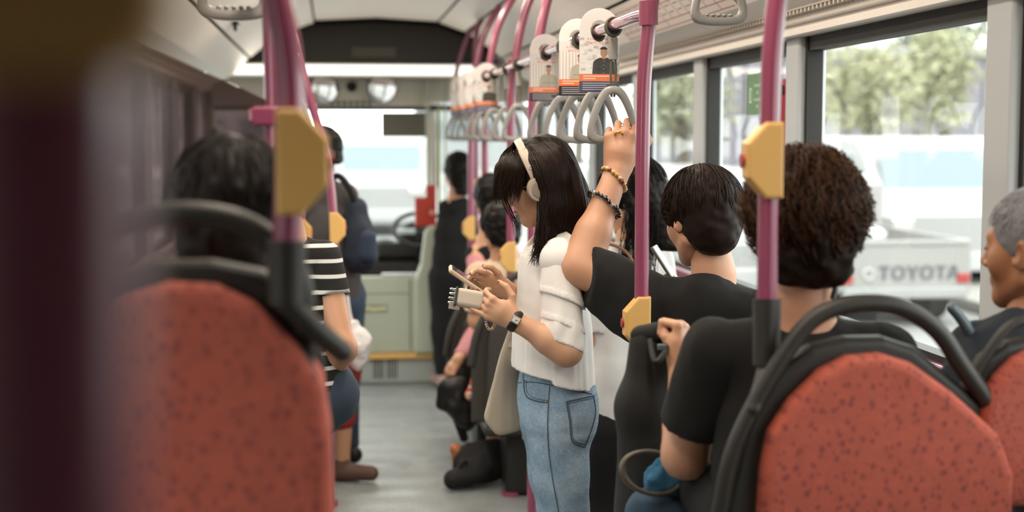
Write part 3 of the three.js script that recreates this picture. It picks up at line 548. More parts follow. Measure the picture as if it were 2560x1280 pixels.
    for (let k = 1; k < nz - 1; k++) for (let j = 1; j < ny - 1; j++) for (let i = 1; i < nx - 1; i++) {
      const s = F[id(i, j, k)] < 0;
      if (s !== (F[id(i + 1, j, k)] < 0)) quad(vi[id(i, j - 1, k - 1)], vi[id(i, j, k - 1)], vi[id(i, j, k)], vi[id(i, j - 1, k)], s);
      if (s !== (F[id(i, j + 1, k)] < 0)) quad(vi[id(i - 1, j, k - 1)], vi[id(i - 1, j, k)], vi[id(i, j, k)], vi[id(i, j, k - 1)], s);
      if (s !== (F[id(i, j, k + 1)] < 0)) quad(vi[id(i - 1, j - 1, k)], vi[id(i, j - 1, k)], vi[id(i, j, k)], vi[id(i - 1, j, k)], s);
    }
    const N = new Float32Array(P.length), U = new Float32Array(P.length / 3 * 2), e = h * 0.6;
    for (let v = 0; v < P.length; v += 3) {
      const x = P[v], y = P[v + 1], z = P[v + 2]; let a = this.dist(x + e, y, z) - this.dist(x - e, y, z), b = this.dist(x, y + e, z) - this.dist(x, y - e, z), c = this.dist(x, y, z + e) - this.dist(x, y, z - e); const l = Math.hypot(a, b, c) || 1;
      N[v] = a / l; N[v + 1] = b / l; N[v + 2] = c / l; U[v / 3 * 2] = x + 0.45 * z; U[v / 3 * 2 + 1] = y;
    }
    const g = new THREE.BufferGeometry(); g.setAttribute('position', new THREE.BufferAttribute(new Float32Array(P), 3)); g.setAttribute('normal', new THREE.BufferAttribute(N, 3)); g.setAttribute('uv', new THREE.BufferAttribute(U, 2)); g.setIndex(I);
    return g;
  }
}
const EDGES = [[0, 1], [2, 3], [4, 5], [6, 7], [0, 2], [1, 3], [4, 6], [5, 7], [0, 4], [1, 5], [2, 6], [3, 7]];
// a frame with columns (right, up, forward)
function frameQ(fwd, up) { const f = fwd.clone().normalize(), r = up.clone().cross(f).normalize(), u = f.clone().cross(r); return new THREE.Quaternion().setFromRotationMatrix(new THREE.Matrix4().makeBasis(r, u, f)); }
// ---- head in its own axes: y up, z towards the face, top +0.115, chin -0.11
function headSoft(o = {}) {
  const s = new Soft(0.018), w = o.w ?? 1;
  s.ell(V(0, 0.03, -0.014), 0.074 * w, 0.086, 0.095);
  s.ell(V(0, -0.03, 0.028), 0.057 * w, 0.078, 0.058, null, { k: 0.03 });
  for (const e of [-1, 1]) { s.cap(V(e * 0.05 * w, -0.055, -0.005), V(e * 0.012, -0.094, 0.06), 0.02, 0.016, { k: 0.03 }); s.ell(V(e * 0.043 * w, -0.022, 0.052), 0.02, 0.024, 0.02, null, { k: 0.03 }); }
  s.cap(V(-0.03, 0.026, 0.072), V(0.03, 0.026, 0.072), 0.012, 0.012, { k: 0.02 });
  for (const e of [-1, 1]) s.ell(V(e * 0.031, 0.006, 0.098), 0.017, 0.013, 0.017, null, { sub: true, k: 0.016 });
  for (const e of [-1, 1]) s.ell(V(e * 0.031, 0.006, 0.073), 0.014, 0.0125, 0.0135, null, { k: 0.006 });
  s.cap(V(0, 0.014, 0.08), V(0, -0.022, 0.103), 0.008, 0.0105, { k: 0.012 });
  for (const e of [-1, 1]) s.ell(V(e * 0.011, -0.028, 0.092), 0.009, 0.008, 0.011, null, { k: 0.008 });
  s.cap(V(-0.017, -0.053, 0.08), V(0.017, -0.053, 0.08), 0.0065, 0.0065, { k: 0.008 }).cap(V(0, -0.052, 0.086), V(0, -0.052, 0.086), 0.0065, 0.0065, { k: 0.012 });
  s.cap(V(-0.014, -0.065, 0.078), V(0.014, -0.065, 0.078), 0.0075, 0.0075, { k: 0.008 });
  s.cap(V(-0.018, -0.059, 0.094), V(0.018, -0.059, 0.094), 0.0022, 0.0022, { sub: true, k: 0.004 });
  s.ell(V(0, -0.092, 0.066), 0.018, 0.016, 0.017, null, { k: 0.02 });
  for (const e of [-1, 1]) {
    const q = new THREE.Quaternion().setFromEuler(new THREE.Euler(-0.15, e * 0.45, e * -0.08));
    s.ell(V(e * 0.08 * w, -0.006, -0.008), 0.0085, 0.031, 0.019, q, { k: 0.008 }); s.ell(V(e * 0.09 * w, -0.001, 0.0), 0.008, 0.018, 0.010, q, { sub: true, k: 0.006 });
  }
  return s;
}
const headGeos = new Map();
function headGeo(w, h = 0.0042) { const k = w + '_' + h; if (!headGeos.has(k)) headGeos.set(k, headSoft({ w }).mesh(h, 0.01)); return headGeos.get(k).clone(); }
function place(g, c, q, s = 1) { return g.scale(s, s, s).applyQuaternion(q).translate(c.x, c.y, c.z); }
// ---- a hand: palm and five separate fingers. F along the fingers, N where the palm faces, S towards the thumb
function hand(s, wrist, F, N, S, o = {}) {
  const k = o.size ?? 1, f = F.clone().normalize(), n = N.clone().addScaledVector(f, -N.dot(f)).normalize(), t = f.clone().cross(n).normalize(); if (t.dot(S) < 0) t.negate();
  const at = (a, b, c) => wrist.clone().addScaledVector(f, a * k).addScaledVector(t, b * k).addScaledVector(n, c * k);
  const kn = [[0.088, 0.029], [0.092, 0.010], [0.088, -0.009], [0.079, -0.027]], R = [0.0088, 0.0092, 0.0086, 0.0076], Ls = [[0.040, 0.025, 0.02], [0.044, 0.028, 0.021], [0.040, 0.026, 0.02], [0.031, 0.02, 0.018]];
  const curl = o.curl ?? [[0.3, 0.4, 0.3], [0.35, 0.45, 0.3], [0.4, 0.5, 0.3], [0.45, 0.5, 0.3]], tips = [];
  const flat = { dir: n, q: 1.35 };
  s.cap(at(-0.01, 0, 0), at(0.045, 0.004, 0.002), 0.025 * k, 0.033 * k, { k: 0.015, flat });
  for (let i = 0; i < 4; i++) s.cap(at(0.015, kn[i][1] * 0.6, 0.003), at(kn[i][0], kn[i][1], 0), 0.0135 * k, 0.0108 * k, { k: 0.011 });
  s.cap(at(0.01, 0.018, 0.008), at(0.05, 0.026, 0.008), 0.014 * k, 0.012 * k, { k: 0.014 });
  for (let i = 0; i < 4; i++) {
    let p = at(kn[i][0], kn[i][1], 0), a = 0; const sp = (o.spread ?? 0.06) * (1.5 - i);
    for (let j = 0; j < 3; j++) {
      a += curl[i][j]; const d = f.clone().multiplyScalar(Math.cos(a)).addScaledVector(n, Math.sin(a)).addScaledVector(t, sp * Math.cos(a)).normalize(), q = p.clone().addScaledVector(d, Ls[i][j] * k);
      s.cap(p, q, R[i] * k * (1 - 0.09 * j), R[i] * k * (1 - 0.09 * (j + 1)), { k: j ? 0.003 : 0.005 }); p = q; if (j === 2) tips.push([p.clone(), d.clone(), n.clone().multiplyScalar(Math.cos(a)).addScaledVector(f, -Math.sin(a))]);
    }
  }
  const th = o.thumb ?? [[0.55, 0.75, 0.3], [0.8, 0.4, 0.35], [0.95, 0.1, 0.3]]; let p = at(0.022, 0.022, 0.008);
  [0.044, 0.032, 0.026].forEach((L, j) => { const d = f.clone().multiplyScalar(th[j][0]).addScaledVector(t, th[j][1]).addScaledVector(n, th[j][2]).normalize(), q = p.clone().addScaledVector(d, L * k); s.cap(p, q, [0.0135, 0.0105, 0.0095][j] * k, [0.0105, 0.0095, 0.0078][j] * k, { k: j ? 0.003 : 0.01 }); p = q; if (j === 2) tips.push([p.clone(), d.clone(), n.clone()]); });
  return tips;
}
// ---- hair: thin locks as three-sided tapered tubes, all in one geometry
class Locks {
  constructor() { this.P = []; this.I = []; this.N = []; }
  add(path, r0, r1 = 0.0003) {
    const n = path.length, b = this.P.length / 3; let u = null;
    for (let i = 0; i < n; i++) {
      const d = path[Math.min(n - 1, i + 1)].clone().sub(path[Math.max(0, i - 1)]).normalize(), v = V(0, 0, 0), t = i / (n - 1), r = (r0 + (r1 - r0) * t * t) * (0.15 + 0.85 * Math.min(1, t * 5));
      u = u ? u.addScaledVector(d, -u.dot(d)).normalize() : d.clone().cross(Math.abs(d.x) > 0.8 ? V(0, 1, 0) : V(1, 0, 0.2)).normalize(); v.copy(d).cross(u);
      for (let j = 0; j < 3; j++) { const a = j * 2.0944, x = u.clone().multiplyScalar(Math.cos(a)).addScaledVector(v, Math.sin(a)); this.P.push(path[i].x + x.x * r, path[i].y + x.y * r, path[i].z + x.z * r); this.N.push(x.x, x.y, x.z); }
      if (i) for (let j = 0; j < 3; j++) { const a = b + (i - 1) * 3 + j, c = b + (i - 1) * 3 + (j + 1) % 3; this.I.push(a, c, a + 3, c, c + 3, a + 3); }
    }
  }
  geo() { const g = new THREE.BufferGeometry(); g.setAttribute('position', new THREE.BufferAttribute(new Float32Array(this.P), 3)); g.setAttribute('normal', new THREE.BufferAttribute(new Float32Array(this.N), 3)); g.setAttribute('uv', new THREE.BufferAttribute(new Float32Array(this.P.length / 3 * 2), 2)); g.setIndex(this.I); return g; }
}
const skinMat = (c) => mat(c, 0.48, 0, { sheen: 0.12, sheenRoughness: 0.4 });
const cloth = (c, r = 0.9, rp = 26, bs = 0.0006) => mat(c, r, 0, { bumpMap: rep(clothBump, rp), bumpScale: bs, sheen: 0.25, sheenRoughness: 0.6 });
const hairMat = (c, r = 0.42) => mat(c, r, 0, { specularIntensity: 0.35 });
// short hair: locks that run from the crown down over the skull, in head axes
function shortHair(o) {
  const L = new Locks(), n = o.n ?? 900;
  for (let i = 0; i < n; i++) {
    const az = rr(-Math.PI, Math.PI), el0 = rr(o.el ?? 0.15, 1.45), lim = o.low(az), len = rr(0.5, 1) * (o.len ?? 0.9), off = o.off ?? 0.010, path = [], tw = rr(-0.25, 0.25) + (o.twist ?? 0);
    const end = Math.max(lim, el0 - len), wig = rr(0, 6.28), lift = rr(0.2, 1) * off;
    for (let j = 0; j <= 7; j++) {
      const t = j / 7, el = el0 + (end - el0) * t, a = az + tw * t, rx = 0.074 * (o.w ?? 1) + 0.004 + lift + rr(-1, 1) * (o.fuzz ?? 0.001), ry = 0.086 + 0.004 + lift, rz = 0.095 + 0.004 + lift;
      const sl = el < 0 ? 1 - 0.18 * Math.min(1, -el) : 1, cl = Math.cos(el);
      path.push(V(Math.sin(a) * cl * rx * sl + (o.curl ?? 0) * Math.sin(wig + t * 14), 0.03 + Math.sin(el) * ry + (o.curl ?? 0) * Math.cos(wig + t * 13), -0.014 + Math.cos(a) * cl * rz * sl + (o.curl ?? 0) * Math.cos(wig + t * 15)));
    }
    L.add(path, rr(0.6, 1) * (o.r ?? 0.0022));
  }
  return L.geo();
}
// hair cap: the skull grown by a margin and cut along a hairline
function hairCap(o) {
  const s = new Soft(0.02), g = o.grow ?? 0.012, w = o.w ?? 1;
  s.ell(V(0, 0.032, -0.016), 0.074 * w + g, 0.086 + g, 0.095 + g); s.ell(V(0, -0.025, -0.045), 0.062 * w + g * 0.8, 0.065 + g, 0.055 + g * 0.7);
  if (o.extra) o.extra(s);
  s.fold = (x, y, z) => (o.rough ?? 0.004) * noise3(x * (o.freq ?? 60), y * (o.freq ?? 60), z * (o.freq ?? 60));
  // front of the face stays free
  s.ell(V(0, o.fy ?? -0.055, 0.115), 0.085, 0.11, 0.1 + (o.fz ?? 0), null, { sub: true, k: 0.015 });
  if (!o.cover) for (const e of [-1, 1]) s.ell(V(e * 0.1, -0.035, 0.02), 0.032, 0.05, 0.034, null, { sub: true, k: 0.012 });
  s.cut(V(0, -1, 0.35), V(0, o.nape ?? -0.075, -0.07), 0.02);
  return s.mesh(o.h ?? 0.006, 0.02);
}

// where the sight line through a pixel of the photograph meets a soft shape; lift holds it off the surface
function onSurf(s, px, py, d0, d1, lift = 0) {
  const a = W(px, py, d0), b = W(px, py, d1), L = a.distanceTo(b), dir = b.sub(a).normalize(); let t = 0, best = [1e9, null];
  for (let i = 0; i < 120 && t < L; i++) { const p = a.clone().addScaledVector(dir, t), d = s.dist(p.x, p.y, p.z); if (d < best[0]) best = [d, p]; if (d < 0.0004) { return p.addScaledVector(dir, -lift); } t += Math.max(0.0006, d * 0.7); }
  return best[1];
}
const spline = (pts, n) => new THREE.CatmullRomCurve3(pts, false, 'centripetal').getPoints(n);
const pline = (pts, n) => new THREE.CatmullRomCurve3(pts.map((p) => V(p[0], p[1], p[2] ?? 0)), false, 'centripetal').getPoints(n);
const tb = (pts, r, n = 40, k = 8) => new THREE.TubeGeometry(new THREE.CatmullRomCurve3(pts, false, 'centripetal'), n, r, k);
// ---------------------------------------------------------------- the woman with headphones
const heroSkin = skinMat('#c49576');
{
  const Z = 4.02, base = V(W(1395, 1000, Z).x, 0, -Z), t = thing('person', 'woman in white blouse and light jeans with cream headphones, looking at her phone', 'person', base);
  const down = V(0, -1, 0);
  // joints
  const head = W(1338, 455, Z), neck = W(1393, 592, Z), shL = W(1400, 650, Z - 0.155), shR = W(1388, 648, Z + 0.155), elL = W(1416, 876, Z - 0.21), wrL = W(1288, 803, Z - 0.19), elR = W(1385, 850, Z + 0.13), wrR = W(1262, 722, Z + 0.03);
  const hipL = W(1400, 1050, Z - 0.088), hipR = W(1392, 1050, Z + 0.088), knL = W(1428, 1380, Z - 0.09), knR = W(1412, 1380, Z + 0.085), anL = V(knL.x + 0.02, 0.09, knL.z), anR = V(knR.x + 0.02, 0.09, knR.z);
  const chest = W(1388, 730, Z), waist = W(1388, 900, Z), hips = W(1392, 990, Z);
  const fz = V(1, 0, 0), side = { dir: fz, q: 1.5 };
  // body
  const b = new Soft(0.03);
  b.cap(neck, head.clone().add(V(0.01, -0.03, 0)), 0.05, 0.048).cap(neck, chest, 0.06, 0.1, { flat: side }).cap(chest, waist, 0.13, 0.115, { flat: side }).cap(waist, hips, 0.115, 0.14, { flat: side });
  b.cap(neck.clone().add(V(0, -0.03, 0)), shL, 0.05, 0.045).cap(neck.clone().add(V(0, -0.03, 0)), shR, 0.05, 0.045);
  b.chain([shL, elL], [0.045, 0.039]).chain([elL, wrL], [0.040, 0.0255]).chain([shR, elR], [0.045, 0.038]).chain([elR, wrR], [0.039, 0.024]);
  b.cap(elL, elL.clone().lerp(wrL, 0.35), 0.036, 0.040, { k: 0.02 });
  for (const [h, k, a] of [[hipL, knL, anL], [hipR, knR, anR]]) b.chain([h, k, a], [0.078, 0.05, 0.036]).cap(a, a.clone().add(V(-0.12, -0.05, 0)), 0.035, 0.025);
  const body = [b.mesh(0.011)];
  // head, bowed forward
  const fwd = V(-Math.cos(0.44), -Math.sin(0.44), -0.10).normalize(), upv = V(-Math.sin(0.44), Math.cos(0.44), 0), hq = frameQ(fwd, upv);
  body.push(place(headGeo(0.94, 0.0036), head, hq, 0.97));
  // hands
  const lh = new Soft(0.012), LF = W(1190, 752, Z - 0.17).sub(wrL);
  lh.cap(wrL.clone().lerp(elL, 0.2), wrL, 0.028, 0.0245, { k: 0.02, flat: { dir: V(0, 0.5, 0.8), q: 1.15 } });
  const tipsL = hand(lh, wrL, LF, V(-0.25, 0.35, -0.9), V(-0.4, 1, 0.2), { size: 0.93, spread: 0.03, curl: [[0.75, 0.8, 0.4], [0.85, 0.8, 0.4], [0.6, 0.6, 0.4], [0.05, 0.1, 0.12]], thumb: [[0.45, 0.85, 0.2], [0.9, 0.45, 0.3], [1, 0.0, 0.35]] });
  body.push(lh.mesh(0.0032, 0.008));
  const rh = new Soft(0.012), RF = W(1172, 690, Z - 0.0).sub(wrR);
  rh.cap(wrR.clone().lerp(elR, 0.2), wrR, 0.027, 0.0235, { k: 0.02 });
  const tipsR = hand(rh, wrR, RF, V(-0.15, -0.35, 0.95), V(0, 1, 0.2), { size: 0.9, curl: [[0.35, 0.5, 0.3], [0.45, 0.55, 0.3], [0.5, 0.6, 0.3], [0.5, 0.6, 0.3]], thumb: [[0.75, 0.65, 0.1], [0.95, 0.35, 0.1], [1, -0.05, 0.3]] });
  body.push(rh.mesh(0.0032, 0.008));
  part(t, 'body', merge(body), heroSkin);
  const nails = []; for (const [p, d, n] of [...tipsL, ...tipsR]) nails.push(place(new THREE.SphereGeometry(0.0062, 10, 8).scale(0.85, 0.35, 1.15), p.clone().addScaledVector(n, -0.0052).addScaledVector(d, 0.002), frameQ(d, n.clone().negate())));
  part(t, 'nails', nails, mat('#8d5648', 0.25, 0, { clearcoat: 1 }), 'dark polished nails').userData.kind = 'stuff';
  // eye, brow and lips on the side that shows
  const hp = (x, y, z) => V(x, y, z).multiplyScalar(0.97).applyQuaternion(hq).add(head);
  part(t, 'eyebrow', [-1, 1].map((e) => tb([hp(e * 0.014, 0.026, 0.0835), hp(e * 0.03, 0.031, 0.080), hp(e * 0.046, 0.024, 0.068)], 0.0022, 12, 6)), hairMat('#20140f'));
  part(t, 'eyelashes', [-1, 1].map((e) => tb([hp(e * 0.019, 0.002, 0.086), hp(e * 0.031, -0.001, 0.0885), hp(e * 0.043, 0.002, 0.081)], 0.0016, 12, 6)), hairMat('#120c0a'));
  part(t, 'lips', [tb([hp(-0.016, -0.056, 0.083), hp(0, -0.054, 0.0915), hp(0.016, -0.056, 0.083)], 0.0045, 14, 8), tb([hp(-0.014, -0.064, 0.082), hp(0, -0.0655, 0.087), hp(0.014, -0.064, 0.082)], 0.005, 14, 8)], mat('#9a5648', 0.4));
  // glasses
  const gl = []; for (const e of [-1, 1]) gl.push(new THREE.TorusGeometry(0.022, 0.0011, 8, 30).translate(e * 0.031, 0, 0)); gl.push(rod(V(-0.009, 0.004, 0), V(0.009, 0.004, 0), 0.001));
  part(t, 'glasses', [...gl.map((g) => place(g.translate(0, 0.002, 0.1), head, hq, 0.97)), ...[-1, 1].map((e) => tb([hp(e * 0.053, 0.004, 0.1), hp(e * 0.074, 0.006, 0.04), hp(e * 0.08, 0.004, -0.005)], 0.0011, 12, 6))], mat('#b99a5a', 0.25, 0.9), 'thin gold glasses');

  // ---- hair
  const hs = new Soft(0.03);
  const hl = (x, y, z) => hp(x, y, z);
  hs.ell(hl(0, 0.028, -0.02), 0.083, 0.080, 0.101, hq);
  hs.cap(hl(0.0, 0.02, -0.055), W(1420, 520, Z), 0.07, 0.07, { k: 0.07, flat: { dir: fz, q: 1.25 } }).cap(W(1424, 520, Z), W(1410, 590, Z), 0.078, 0.06, { k: 0.07, flat: { dir: fz, q: 1.5 } });
  hs.cap(hl(0.045, 0.08, -0.058), hl(0.086, 0.045, -0.054), 0.032, 0.032, { k: 0.05 }).cap(hl(0.086, 0.045, -0.054), hl(0.1, 0.0, -0.045), 0.032, 0.031, { k: 0.05 }).cap(hl(0.1, 0.0, -0.045), W(1380, 520, Z - 0.115), 0.031, 0.03, { k: 0.05 }).cap(W(1384, 520, Z - 0.1), W(1372, 610, Z - 0.12), 0.032, 0.013);
  hs.cap(hl(-0.062, 0.0, -0.03), W(1385, 520, Z + 0.08), 0.028, 0.032).cap(W(1385, 520, Z + 0.085), W(1375, 590, Z + 0.11), 0.032, 0.013);
  hs.ell(hl(0, 0.058, 0.055), 0.06, 0.045, 0.045, hq, { k: 0.03 });
  hs.ell(hl(0, -0.03, 0.105), 0.09, 0.078, 0.085, hq, { sub: true, k: 0.012 });
  hs.fold = (x, y, z) => 0.0025 * noise3(x * 70, y * 14, z * 70);
  const hair = part(t, 'hair', hs.mesh(0.0055, 0.02), hairMat('#120a05', 0.6));
  const L = new Locks();
  const lerpP = (A, B, u) => A.map((a, i) => [a[0] + (B[i][0] - a[0]) * u, a[1] + (B[i][1] - a[1]) * u]);
  const near = [Z - 0.3, Z + 0.05];
  const mid0 = [[1303, 350], [1323, 398], [1343, 446], [1347, 500], [1346, 560], [1348, 640]], mid1 = [[1348, 341], [1395, 390], [1412, 450], [1418, 520], [1410, 575], [1396, 612]], mid2 = [[1390, 347], [1432, 400], [1452, 470], [1462, 530], [1458, 575], [1432, 608]];
  const sample = (poly, n, jx, lift) => { let zl = 0; return pline(poly, n).map((p, i) => { const s = onSurf(hs, p.x + jx, p.y, ...near, lift); zl = i ? clamp(-s.z, zl - 0.5, zl + 0.012) : -s.z; return W(p.x + jx, p.y, zl); }); };
  for (let i = 0; i < 640; i++) {
    const u = rnd(), poly = u < 0.5 ? lerpP(mid0, mid1, u * 2) : lerpP(mid1, mid2, u * 2 - 1), j = rr(-3, 3), s0 = rr(0, 0.35); const q = poly.map((p, k) => [p[0] + j * (k / 5) * 2 + rr(-1.5, 1.5), p[1] + (k === 5 ? rr(-26, 20) : 0)]);
    L.add(sample(q, 14, j, rr(0.001, 0.004)).slice(Math.floor(s0 * 3)), rr(0.0012, 0.0022));
  }
  // loose ends that fall past the shoulder
  for (let i = 0; i < 150; i++) { const u = rnd(), x = 1342 + u * 34, y0 = rr(470, 545), zz = Z - 0.125 - 0.03 * Math.sin(Math.PI * u), p = [[x + 8 + rr(-4, 4), y0], [x + rr(-4, 4), y0 + 40], [x - 4 + rr(-5, 5), 590 + rr(-10, 10)], [x - 8 + rr(-8, 8), 625], [x - 14 + rr(-14, 6), rr(630, 668)]].map(([a, c], i) => W(a, c, zz + (i ? 0 : 0.012))); L.add(spline(p, 8), rr(0.001, 0.0018)); }
  // fringe over the forehead and cheek
  const f0 = [[1288, 352], [1254, 388], [1237, 440], [1233, 488]], f1 = [[1294, 366], [1312, 408], [1312, 438], [1297, 488]];
  for (let i = 0; i < 380; i++) {
    const u = rnd(), q = lerpP(f0, f1, u).map((p, k) => [p[0] + rr(-3, 3), p[1] + (k === 3 ? rr(-22, 26) : rr(-2, 2))]);
    let zl = 0; const P = pline(q, 12).map((p, k) => { if (k <= 6) { const s = onSurf(hs, p.x, p.y, ...near, 0.003); zl = k ? Math.min(-s.z, zl + 0.012) : -s.z; return W(p.x, p.y, zl); } return W(p.x, p.y, zl + 0.001 * (k - 6)); });
    L.add(P, rr(0.001, 0.0019));
  }
  for (let i = 0; i < 26; i++) { const a = rr(0, 1), p = [[1246 + a * 10, 450], [1252 + a * 14, 495], [1272 + a * 14, 540], [1290 + rr(-8, 12), rr(560, 590)]].map(([x, y]) => W(x, y, Z - 0.05)); L.add(spline(p, 8), 0.0007); }
  const ls = part(hair, 'locks', L.geo(), hairMat('#1e1108', 0.42)); ls.userData.kind = 'stuff';
  // far side, so that the head is whole from elsewhere
  // ---- headphones
  const cream = mat('#b5a596', 0.4), creamIn = mat('#8f8276', 0.5);
  const hp2 = thing('headphones', 'cream over-ear headphones on the hair of the woman', 'headphones', head.clone());
  const arc = []; for (let i = 0; i <= 32; i++) { const a = Math.PI * (i / 32); arc.push(hl(0.108 * Math.cos(a), 0.008 + 0.122 * Math.sin(a), -0.004)); }
  const bandG = (w, th, i0, i1, out) => { // flat band swept along the arc
    const pts = arc.slice(i0, i1 + 1), P = [], I = [], fwdv = fwd; const M4 = pts.length;
    pts.forEach((p, i) => { const d = pts[Math.min(M4 - 1, i + 1)].clone().sub(pts[Math.max(0, i - 1)]).normalize(), n = d.clone().cross(fwdv).normalize().negate(); if (n.dot(p.clone().sub(head)) < 0) n.negate(); for (let j = 0; j < 8; j++) { const a = j / 8 * 2 * Math.PI, c = Math.cos(a), s = Math.sin(a), e = (v) => Math.sign(v) * Math.sqrt(Math.abs(v)); const q = p.clone().addScaledVector(fwdv, w * e(c)).addScaledVector(n, th * e(s) + out); P.push(q.x, q.y, q.z); } if (i) for (let j = 0; j < 8; j++) { const a = (i - 1) * 8 + j, c = (i - 1) * 8 + (j + 1) % 8; I.push(a, a + 8, c, c, a + 8, c + 8); } });
    for (const o of [0, (M4 - 1) * 8]) for (let j = 1; j < 7; j++) I.push(o, o + j, o + j + 1);
    const g = new THREE.BufferGeometry(); g.setAttribute('position', new THREE.BufferAttribute(new Float32Array(P), 3)); g.setIndex(I); g.computeVertexNormals(); return g;
  };
  part(hp2, 'headband', bandG(0.0115, 0.0035, 8, 24, 0.003), cream, 'padded cream headband');
  for (const [i0, i1, e] of [[0, 9, 1], [23, 32, -1]]) {
    const arm = part(hp2, 'band_arm', bandG(0.0135, 0.004, i0, i1, 0.0045), cream);
    part(arm, 'logo_dot', place(new THREE.TorusGeometry(0.0042, 0.0013, 8, 20).rotateY(Math.PI / 2).translate(e * 0.110, 0.052, -0.004), head, hq), mat('#d8cdc2', 0.4));
    const cup = part(hp2, 'ear_cup', place(new THREE.CylinderGeometry(0.034, 0.037, 0.024, 36).rotateZ(Math.PI / 2 * -e).translate(e * 0.112, -0.014, -0.004), head, hq), cream);
    part(cup, 'cup_plate', place(new THREE.CylinderGeometry(0.024, 0.026, 0.004, 36).rotateZ(Math.PI / 2 * -e).translate(e * 0.125, -0.014, -0.004), head, hq), creamIn);
    part(cup, 'ear_pad', place(new THREE.TorusGeometry(0.028, 0.011, 12, 32).rotateY(Math.PI / 2).translate(e * 0.097, -0.014, -0.004), head, hq), creamIn);
  }
  // ---- blouse
  const white = cloth('#e6e1dc', 0.85, 40, 0.0004);
  const bl = new Soft(0.03), q1 = (q) => ({ flat: { dir: fz, q } });
  const c1 = W(1372, 665, Z), c2 = W(1378, 735, Z), c3 = W(1380, 830, Z), c4 = W(1377, 1010, Z);
  bl.cap(W(1392, 615, Z), c1, 0.075, 0.115, q1(1.4)).cap(c1, c2, 0.13, 0.155, q1(1.85)).cap(c2, c3, 0.158, 0.172, q1(1.68)).cap(c3, c4, 0.172, 0.19, q1(1.55));
  bl.cap(W(1395, 628, Z - 0.06), shL, 0.055, 0.058).cap(W(1390, 628, Z + 0.06), shR, 0.055, 0.058);
  const xs = W(1381, 930, Z - 0.17).x, xF = W(1272, 930, Z).x, yF = W(1272, 916, Z).y, xB = W(1480, 975, Z).x, yB = W(1480, 968, Z).y, yM = W(1381, 938, Z).y;
  bl.fold = (x, y, z, D) => { const v = 0.0045 * noise3(x * 26, y * 4, z * 26) + 0.002 * noise3(x * 60, y * 9, z * 60), low = sstep(c1.y, c4.y, y); return v * (0.35 + low * 0.9) + (x > xs ? -0.004 * sstep(c3.y, c4.y + 0.08, y) : 0); };
  bl.cutBy((x, y) => (x < xs ? yF + (yM + 0.012 - yF) * (x - xF) / (xs - xF) : yM + (yB - yM) * (x - xs) / (xB - xs)) - y, 0.003);
  bl.ell(W(1372, 590, Z), 0.075, 0.05, 0.075, null, { sub: true, k: 0.01 });
  const blouse = part(t, 'blouse', bl.mesh(0.0075, 0.03), white);
  // tiered puff sleeves
  const sleeve = (sh, e, dz) => {
    const A = e.clone().sub(sh).normalize(), tilt = A.clone().add(V(-0.42, 0, 0)).normalize();
    const P = (f) => sh.clone().lerp(e, f), g = [], noise = (a) => (x, y, z) => a * noise3(x * 38, y * 10, z * 38);
    [[-0.05, 0.47, 0.050, 0.063], [-0.02, 0.77, 0.045, 0.0605], [0.0, 0.99, 0.042, 0.056]].forEach(([a, b2, r0, r1], i) => {
      const s = new Soft(0.02); s.cap(P(a), P(b2 + 0.12), r0, r1 + 0.003); if (i === 2) s.cap(P(0.84), P(0.93), 0.058, 0.056);
      const c = P(b2), band = 0.017; s.fold = (x, y, z) => { const h = tilt.x * (c.x - x) + tilt.y * (c.y - y) + tilt.z * (c.z - z); return (i === 2 ? 0.0065 : 0.003) * noise3(x * 40, y * (i === 2 ? 24 : 10), z * 40) - (i < 2 && h < band ? 0.0016 : 0); };
      s.cut(tilt, c, 0.003); g.push(s.mesh(0.0055, 0.02));
    });
    const sl = part(blouse, 'sleeve', g[0], white); part(blouse, 'sleeve_tier', g[1], white); part(blouse, 'sleeve_tier', g[2], white);
  };
  sleeve(shL, W(1408, 868, Z - 0.2)); sleeve(shR, W(1380, 850, Z + 0.14));
  // ---- jeans
  const denim = dataTex(512, (u, v, i, j) => { const tw = ((i + j) % 4 < 2 ? 6 : -6), n = (vnoise(u * 170, v * 170, 170) - 0.5) * 34 + (vnoise(u * 40, v * 40, 40) - 0.5) * 14, f = (vnoise(u * 5, v * 5, 5) - 0.5) * 40 + (vnoise(u * 11 + 3, v * 11, 11) - 0.5) * 20, k = tw + n + f; return [140 + k, 163 + k * 0.95, 182 + k * 0.85]; });
  denim.repeat.set(3.2, 3.2);
  const jm = mat('#ffffff', 0.85, 0, { map: denim, bumpMap: rep(clothBump, 34), bumpScale: 0.0009, sheen: 0.2 });
  const js = new Soft(0.035);
  js.cap(W(1391, 925, Z), W(1391, 985, Z), 0.143, 0.156, q1(1.45)).cap(W(1391, 985, Z), W(1393, 1045, Z), 0.156, 0.15, q1(1.5));
  for (const dz of [-0.075, 0.075]) { js.ell(W(1440, 1030, Z + dz), 0.062, 0.085, 0.075); }
  js.chain([W(1392, 1055, Z - 0.086), W(1402, 1180, Z - 0.088), knL, anL.clone().add(V(0, 0.0, 0))], [0.091, 0.075, 0.062, 0.06]).chain([W(1380, 1055, Z + 0.086), W(1388, 1180, Z + 0.088), knR, anR], [0.09, 0.074, 0.06, 0.058]);
  js.fold = (x, y, z) => { const c = Math.exp(-(((y - hipL.y + 0.03) / 0.07) ** 2)), d = 0.0035 * noise3(x * 9, y * 42, z * 9) * c, kx = 0.003 * noise3(x * 12 + 5, y * 30, z * 12) * sstep(0.75, 0.5, y); return d + kx; };
  const wy = W(1391, 931, Z).y; js.cut(V(0.12, 1, 0), V(W(1391, 931, Z).x, wy, 0), 0.004);
  const jeans = part(t, 'jeans', js.mesh(0.0075, 0.02), jm);
